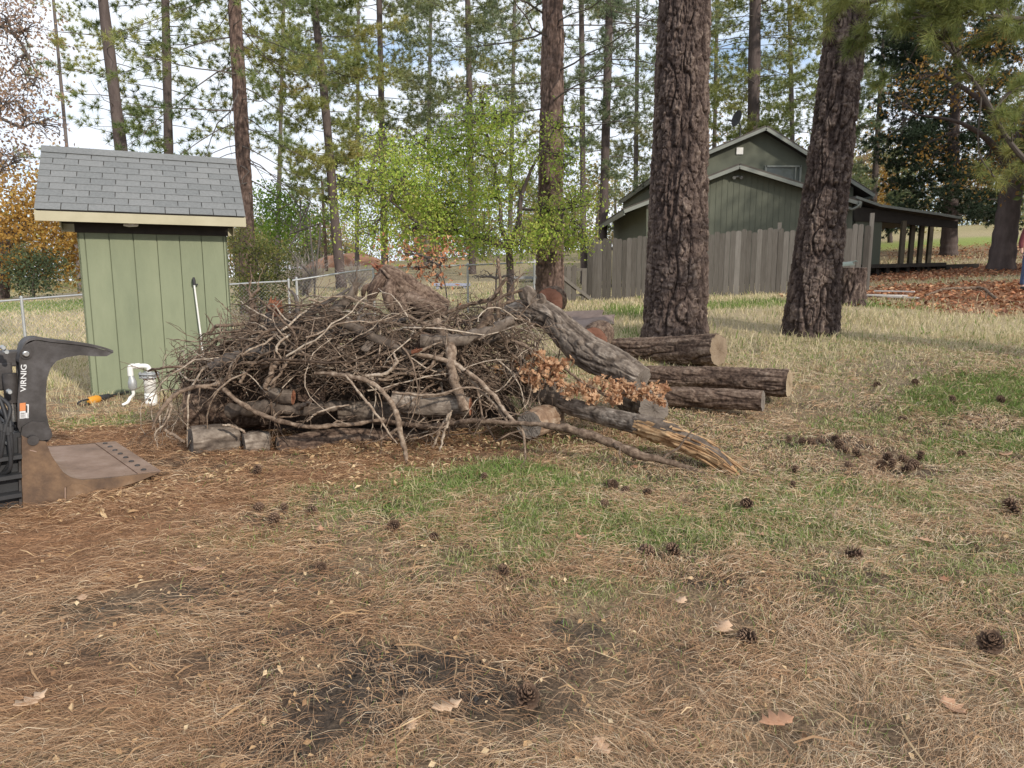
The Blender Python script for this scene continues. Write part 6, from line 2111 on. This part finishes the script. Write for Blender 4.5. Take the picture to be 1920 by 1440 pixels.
    me = bpy.data.meshes.new_from_object(tmp.evaluated_get(bpy.context.evaluated_depsgraph_get()))
    bpy.data.objects.remove(tmp)
    co = np.zeros(len(me.vertices) * 3); me.vertices.foreach_get('co', co); co = co.reshape(-1, 3)
    c0, c1 = on_plane(44, 734, A + w_ * off, w_), on_plane(45, 683, A + w_ * off, w_)
    along = unit(c1 - c0)
    acr = -unit(np.cross(along, w_)); 
    if acr @ u < 0: acr = -acr
    Lw = co[:, 0].max() - co[:, 0].min()
    sc_ = np.linalg.norm(c1 - c0) / Lw
    hs = .034 / (co[:, 1].max() - co[:, 1].min())
    ctr = (c0 + c1) / 2 - w_ * .0035
    flip = acr
    newco = ctr + along * (co[:, :1] * sc_) - flip * (co[:, 1:2] * hs)
    # keep lettering readable from the camera side
    me.vertices.foreach_set('co', (newco - np.array(r.location)).ravel().astype(np.float32))
    me.materials.clear(); me.materials.append(M_decal)
    me.update()
    o = bpy.data.objects.new('lettering', me); COL.objects.link(o); o.parent = r
    def patch(name, pts, m_, lift, tone=.5, par=r):
        q = pl(pts, off - lift)
        b = MB(); b.prism(q, w_ * .0015, 0, tone)
        return b.build(name, m_, par, smooth=False)
    lab = patch('sticker', [(37, 756), (48, 755), (48, 770), (37, 771)], M_sticker, .003)
    patch('sticker', [(37, 771.5), (48, 770.5), (48, 784), (37, 785)], M_decal, .003)
    b = MB()
    for x0, x1, y0, y1 in ((49, 54, 758, 760), (51.5, 54, 760, 783), (48.5, 54, 774, 784)):
        b.prism(pl([(x0, y0), (x1, y0), (x1, y1), (x0, y1)], off - .003), w_ * .0015, 0, .6)
    b.build('label_strip', M_decal, r, smooth=False)
    b = MB()
    for y in (774, 777.5, 781):
        b.prism(pl([(38.5, y), (46.5, y), (46.5, y + 1.4), (38.5, y + 1.4)], off - .0052), w_ * .001, 0, .5)
    b.build('sticker_print', M_darksteel, r, smooth=False)
    # scuffs: bright scratch on side plate
    b = MB(); b.prism([p - w_ * .003 for p in pl([(55, 843), (68, 846), (69, 848), (56, 845)])], w_ * .002, 0, .9); b.build('scratch', M_floorplate, r, smooth=False)

    # loader coupler and hydraulics behind
    Lc = A - u * .24 + w_ * .25
    m = thing('skid_loader', tuple(Lc), 'black loader coupler with hydraulic hoses behind the rusty bucket', 'loader')
    b = MB()
    b.box(Lc + UZ * .42 + w_ * .42, w_, u, UZ, .60, .03, .40, 0, .2)
    for s_ in (-.2, .25, .62, 1.04):
        b.box(Lc + w_ * s_ + UZ * .45 - u * .02, w_, u, UZ, .025, .12, .42, 0, .35)
    b.box(Lc + UZ * .83 + w_ * .42, w_, u, UZ, .62, .06, .03, 0, .4)
    b.box(Lc + UZ * .06 + w_ * .42, w_, u, UZ, .62, .08, .03, 0, .3)
    b.build('coupler_frame', M_darksteel, m, smooth=False, bevel=.006)
    b = MB()
    c0 = on_plane(18, 700, A + w_ * .2, w_); c1 = on_plane(26, 790, A + w_ * .2, w_)
    b.tube([c0, c0 + (c1 - c0) * .6], .045, 16, 0, .3)
    b.build('cylinder_barrel', M_darksteel, m)
    b = MB(); b.tube([c0 + (c1 - c0) * .6, c1], .022, 14, 0, .6); b.build('cylinder_rod', M_chrome, m)
    rg = np.random.default_rng(3)
    for k in range(4):
        x = 0 + k * 5
        P = [on_plane(x - 20, 720 + 20 * rg.random(), A + w_ * .05, w_), on_plane(x + rg.normal(0, 4), 760 + rg.normal(0, 14), A - w_ * .02, w_), on_plane(x + rg.normal(6, 6), 810 + rg.normal(0, 14), A - w_ * .04, w_),
             on_plane(x + rg.normal(0, 6), 870 + rg.normal(0, 12), A - w_ * .02, w_), on_plane(x - 16, 900 + rg.normal(0, 16), A + w_ * .1, w_)]
        b = MB(); b.tube(spline(np.array(P), 26), .013, 10, 0, .3)
        b.tube(spline(np.array(P), 26)[11:14], .019, 10, 0, .9)
        b.build('hydraulic_hose', M_black, m)
    b = MB()
    b.box(on_plane(8, 672, A + w_ * .35, w_), u, w_, UZ, .09, .09, .055, 0, .5)
    b.box(on_plane(4, 705, A + w_ * .3, w_), u, w_, UZ, .06, .05, .10, 0, .3)
    b.build('valve_block', M_darksteel, m, smooth=False, bevel=.012)
    for x, y in ((6, 652), (12, 660), (10, 800), (20, 812), (14, 830), (6, 822), (18, 735)):
        c = on_plane(x, y, A + w_ * .04, w_)
        b = MB()
        b.tube([c - w_ * .02, c, c + w_ * .05], [.013, .018, .018], 6, 0, .6)
        b.build('fitting', M_grey, m)
    b = MB()
    for k in range(3):
        y = 858 + k * 36
        b.box(on_plane(10, y, A + w_ * .02, w_), u, w_, UZ, .09, .05, .014, 0, .5)
    b.box(on_plane(16, 890, A + w_ * .12, w_), u, w_, UZ, .14, .05, .30, 0, .2)
    b.build('step_grille', M_black, m, smooth=False)
bucket()

# ================================================================== CONES AND SINGLE LEAVES
M_cone = mat('pine_cone_scales', [(0, (.03, .018, .013)), (.4, (.10, .06, .04)), (.75, (.21, .135, .09)), (1, (.36, .26, .18))], .9, .3, 20, rough=.85)

def cone_mesh(seed, open_=1.0):
    rg = np.random.default_rng(seed)
    b = MB()
    H = .085
    z = np.linspace(0, H, 9)
    b.tube(np.stack([z * 0, z * 0, z], -1), .018 * np.sin(np.linspace(.5, 2.9, 9)) + .003, 8, 0, .05)
    n = 80
    for k in range(n):
        f = k / n
        a = k * 2.39996
        zc = .004 + f * (H - .006)
        R = .052 * math.sin(math.pi * (.10 + .84 * f)) ** .75 * open_
        d = np.array([math.cos(a), math.sin(a), 0]); s = np.array([-d[1], d[0], 0])
        tilt = -.35 + 1.5 * f + rg.normal(0, .1)
        o = np.array([0, 0, zc])
        dirv = unit(d * math.cos(tilt) + UZ * math.sin(tilt))
        up = np.cross(s, dirv) * -1
        w_ = .0115 * (1 - .5 * abs(f - .4))
        t = o + dirv * R
        v = [o + d * .010 - s * .004, o + d * .010 + s * .004, t - dirv * .008 + s * w_, t + up * .003, t - dirv * .008 - s * w_, t - dirv * .006 - up * .006]
        tn = [.1, .1, .6, .95, .6, .35]
        b.add(v, [[0, 1, 2, 4]], 0, tn)
        b.add(v, [[4, 2, 3]], 0, tn)
        b.add(v, [[2, 5, 3]], 0, tn)
        b.add(v, [[5, 4, 3]], 0, tn)
    return b

def cones():
    protos = []
    for s in range(3):
        o = cone_mesh(s, (1.0, 1.12, .9)[s]).build('pine_cone', M_cone, smooth=False)
        protos.append(o)
    GC = 'pine cones scattered on the ground'
    cl = 'dark open pine cone in the cluster on bare needles right of the split log'
    cm = 'dark pine cone in the loose row leading to the cluster right of the logs'
    sm = 'small dark pine cone half sunk in the grass and needles'
    lst = [((1408, 955), 'upright open pine cone just below the tip of the split log', 1.15), ((1585, 1048), 'brown pine cone alone in the needles right of the dark soil streak', 1.1),
           ((1415, 1210), 'banded pine cone lying beside a pale curled leaf at lower right', 1.1), ((1850, 1228), 'tall open pine cone by the lower right edge', 1.3), ((1906, 968), 'large pine cone cut by the right edge of the grass', 1.3),
           ((1595, 880), 'single round pine cone between the split log and the cone cluster', 1.0), ((1487, 888), 'single pine cone just right of the split log tip', .9),
           ((1650, 876), cl, 1.1), ((1668, 882), cl, 1.1), ((1690, 884), cl, 1.15), ((1712, 880), cl, 1.1), ((1722, 866), cl, 1.1), ((1700, 868), cl, 1.0), ((1660, 864), cl, 1.0),
           ((1476, 831), cm, .9), ((1500, 836), cm, .9), ((1524, 839), cm, .95), ((1545, 835), cm, .95), ((1560, 828), cm, .9), ((1570, 843), cm, 1.0), ((1590, 852), cm, 1.0), ((1612, 858), cm, 1.0),
           ((1222, 1050), 'pine cone at the left end of the dark soil streak', 1.1), ((1272, 1050), 'pine cone tipped on its side next to the dark soil streak', 1.1),
           ((1132, 918), 'pine cone in the clump on the grass below the slender branch', .9), ((1152, 922), 'second pine cone in the clump below the slender branch', .95), ((1168, 930), 'third pine cone in the clump below the slender branch', .9), ((1206, 932), 'pine cone just right of the clump below the slender branch', .85),
           ((1138, 956), sm, .8), ((905, 903), sm, .8), ((510, 992), sm, 1.0), ((485, 966), sm, .9), ((533, 966), sm, .9), ((575, 968), sm, 1.0), ((742, 992), sm, 1.0), ((600, 1072), sm, 1.0), ((1718, 720), sm, 1.0), ((1650, 724), sm, .9), ((1788, 757), sm, 1.0), ((1700, 790), sm, 1.0), ((1880, 756), sm, 1.0),
           ((948, 1080), sm, .9), ((1430, 745), sm, .8), ((1810, 855), sm, .8), ((1485, 915), sm, .8), ((820, 1012), sm, .8),
           ((985, 1322), 'weathered brown pine cone in dry needles at the bottom centre', 1.1), ((478, 893), 'brown pine cone on orange dirt in front of the log block', 1.1)]
    for k, ((x, y), lb, sc_) in enumerate(lst):
        g = G(x, y)
        o = protos[k] if k < 3 else protos[k % 3].copy()
        if k >= 3: COL.objects.link(o)
        sc_ *= .84
        o.scale = (sc_,) * 3
        tl = rng.uniform(.3, 1.6)
        o.rotation_euler = (tl, rng.uniform(-.3, .3), rng.uniform(0, 6.28))
        o.location = (g[0], g[1], g[2] + .016 * sc_ * (1 + .6 * math.sin(tl)) + .002)
        tag(o, lb, 'pine cone', GC)
cones()

M_oneleaf = mat('single_dead_leaf', [(0, (.22, .095, .055)), (.5, (.46, .24, .14)), (1, (.64, .45, .30))], 1.0, .25, 40, rough=.7, transl=.15)
def leaves():
    lst = [((1355, 1190), 'pale curled leaf beside the banded pine cone', .13, .9), ((1455, 1362), 'salmon coloured oak leaf lying flat at the bottom right', .14, .55), ((1787, 1343), 'orange leaf with a curled edge near the lower right corner', .11, .65),
           ((1768, 1098), 'small red brown leaf among needles at right', .08, .35), ((1090, 1018), 'orange leaf lying on the grass at the centre right', .09, .6), ((1735, 1020), 'pair shaped tan leaf on needles near the right edge', .10, .75), ((1428, 1008), 'light brown leaf below the single grass cone', .09, .7),
           ((1880, 857), 'pink tan leaf in green grass at the right edge', .16, .7), ((155, 1128), 'yellow star shaped leaf on the dark soil at left', .08, .9), ((60, 1330), 'pale curved leaf or bark flake at the lower left', .12, 1.0),
           ((1190, 882), 'brown leaf lying in the grass under the split log', .09, .5), ((838, 1335), 'bleached forked leaf at the edge of the big dark soil patch', .12, 1.0), ((772, 1368), 'bleached narrow leaf on the big dark soil patch', .07, 1.0),
           ((1128, 1412), 'pale crumpled leaf at the bottom edge', .10, .85), ((370, 1075), 'tan leaf on needles left of centre', .09, .7), ((600, 1002), 'orange tan leaf on the pale grass below the pile', .10, .6), ((1640, 960), 'tan leaf in flattened needles at right', .10, .6), ((1275, 1145), 'bleached sliver of leaf right of the centre grass', .08, .95)]
    for (x, y), lb, sz, tn in lst:
        g = G(x, y)
        rg = np.random.default_rng(int(x * 7 + y))
        prof = [(0, .015), (.15, .12), (.25, .30), (.36, .14), (.52, .40), (.64, .17), (.78, .30), (.90, .12), (1, .02)]
        a = rg.uniform(0, 6.28)
        d = np.array([math.cos(a), math.sin(a), 0]); s = np.array([-d[1], d[0], 0])
        cu, cw_ = rg.uniform(.2, 1.0), rg.uniform(.1, .5)
        rows = []
        for t, w2 in prof:
            c = g + d * (t - .5) * sz + UZ * (.022 + cu * (t - .5) ** 2 * sz)
            rows += [c - s * w2 * sz * rg.uniform(.8, 1.1) + UZ * w2 * sz * cw_, c + UZ * .004, c + s * w2 * sz * rg.uniform(.8, 1.1) + UZ * w2 * sz * cw_]
        f = []
        for i in range(len(prof) - 1):
            f += [[3 * i, 3 * i + 1, 3 * i + 4, 3 * i + 3], [3 * i + 1, 3 * i + 2, 3 * i + 5, 3 * i + 4]]
        b = MB(); b.add(np.array(rows), f, 0, tn)
        o = b.build('dead_leaf', M_oneleaf)
        sm_ = o.modifiers.new('thickness', 'SOLIDIFY'); sm_.thickness = .0012
        tag(o, lb, 'leaf', 'single dead leaves on the ground')
leaves()

# ================================================================== PERSON AT THE RIGHT EDGE
def person():
    Y = 16.6
    ft = at(1923, 543, Y); z0 = hz(ft[0], Y)
    o3 = np.array([ft[0] + .05, Y, z0])
    r = thing('person', tuple(o3), 'person in a maroon top and blue jeans standing at the right edge', 'person')
    def skin(name, verts, edges, radii, m_, root=0):
        me = bpy.data.meshes.new(name)
        me.from_pydata([tuple(v) for v in verts], edges, [])
        o = bpy.data.objects.new(name, me); COL.objects.link(o)
        sk = o.modifiers.new('skin', 'SKIN')
        for k, rr in enumerate(radii):
            me.skin_vertices[0].data[k].radius = (rr if isinstance(rr, tuple) else (rr, rr))
        me.skin_vertices[0].data[root].use_root = True
        ss = o.modifiers.new('sub', 'SUBSURF'); ss.levels = 2; ss.render_levels = 2
        bpy.context.view_layer.update()
        m2 = bpy.data.meshes.new_from_object(o.evaluated_get(bpy.context.evaluated_depsgraph_get()))
        bpy.data.objects.remove(o)
        m2.materials.clear(); m2.materials.append(m_)
        m2.polygons.foreach_set('use_smooth', [True] * len(m2.polygons))
        o = bpy.data.objects.new(name, m2); COL.objects.link(o); o.parent = r
        return o
    M_skin = mat('skin', ramp2((.38, .22, .16), (.50, .31, .23)), .2, .4, 10, rough=.6)
    M_maroon = mat('maroon_cloth', ramp2((.09, .025, .03), (.16, .045, .05), (.2, .07, .07)), .2, .6, 14, rough=.9)
    M_jean = mat('blue_denim', ramp2((.045, .07, .14), (.09, .125, .22), (.15, .19, .29)), .2, .6, 16, rough=.9)
    M_hair = mat('brown_hair', ramp2((.03, .02, .014), (.07, .045, .03)), .3, .5, 20)
    # body: pelvis, spine, neck, head, arms, legs (faces the yard, toward the camera's left)
    Vv = [(0, 0, .92), (0, 0, 1.12), (0, 0, 1.36), (0, 0, 1.46), (0, -.01, 1.53), (0, -.02, 1.63), (0, -.01, 1.71),
          (-.18, 0, 1.40), (-.25, .02, 1.14), (-.28, -.05, .92), (-.285, -.07, .84), (.18, 0, 1.40), (.25, .02, 1.14), (.27, -.05, .92), (.27, -.07, .84),
          (-.09, 0, .86), (-.11, -.01, .48), (-.12, .03, .09), (-.13, -.10, .04), (.09, 0, .86), (.11, -.01, .48), (.12, .03, .09), (.13, -.10, .04)]
    E = [(0, 1), (1, 2), (2, 3), (3, 4), (4, 5), (5, 6), (2, 7), (7, 8), (8, 9), (9, 10), (2, 11), (11, 12), (12, 13), (13, 14), (0, 15), (15, 16), (16, 17), (17, 18), (0, 19), (19, 20), (20, 21), (21, 22)]
    Rr = [(.14, .10), (.125, .09), (.14, .10), .055, .06, .085, .05, .06, .042, .03, .035, .06, .042, .03, .035, .085, .058, .042, .035, .085, .058, .042, .035]
    skin('body', Vv, E, Rr, M_skin)
    skin('shirt', [(0, 0, .95), (0, 0, 1.14), (0, 0, 1.38), (0, 0, 1.47), (-.19, 0, 1.41), (-.26, .02, 1.13), (-.283, -.04, .95), (.19, 0, 1.41), (.26, .02, 1.13), (.275, -.04, .95)],
         [(0, 1), (1, 2), (2, 3), (2, 4), (4, 5), (5, 6), (2, 7), (7, 8), (8, 9)], [(.165, .125), (.15, .11), (.165, .12), .07, .075, .058, .045, .075, .058, .045], M_maroon)
    skin('jeans', [(0, 0, .97), (0, 0, .88), (-.095, 0, .80), (-.112, -.01, .48), (-.122, .03, .10), (.095, 0, .80), (.112, -.01, .48), (.122, .03, .10)],
         [(0, 1), (1, 2), (2, 3), (3, 4), (1, 5), (5, 6), (6, 7)], [(.16, .12), (.165, .125), .105, .078, .065, .105, .078, .065], M_jean)
    skin('hair', [(0, .02, 1.66), (0, .015, 1.73), (0, .06, 1.60)], [(0, 1), (0, 2)], [.097, .07, .07], M_hair)
    for s_ in (-1, 1):
        skin('shoe', [(s_ * .122, .05, .045), (s_ * .127, -.05, .04), (s_ * .132, -.15, .03)], [(0, 1), (1, 2)], [.05, .05, .038], M_black, 1)
    for s_ in (-1, 1):
        for k in range(5):
            x0 = s_ * (.285 + .004); 
            if k < 4:
                v = [(x0, -.095 + k * .019 - .01, .80), (x0 + s_ * .004, -.10 + k * .019 - .012, .76), (x0 - s_ * .006, -.10 + k * .019 - .016, .725 + .008 * abs(k - 1.5))]
            else:
                v = [(x0 - s_ * .01, -.12, .83), (x0 - s_ * .018, -.14, .80), (x0 - s_ * .02, -.142, .775)]
            skin('finger', v, [(0, 1), (1, 2)], [.011, .010, .008], M_skin)
    skin('nose', [(0, -.10, 1.645), (0, -.118, 1.615)], [(0, 1)], [.010, .014], M_skin)
person()
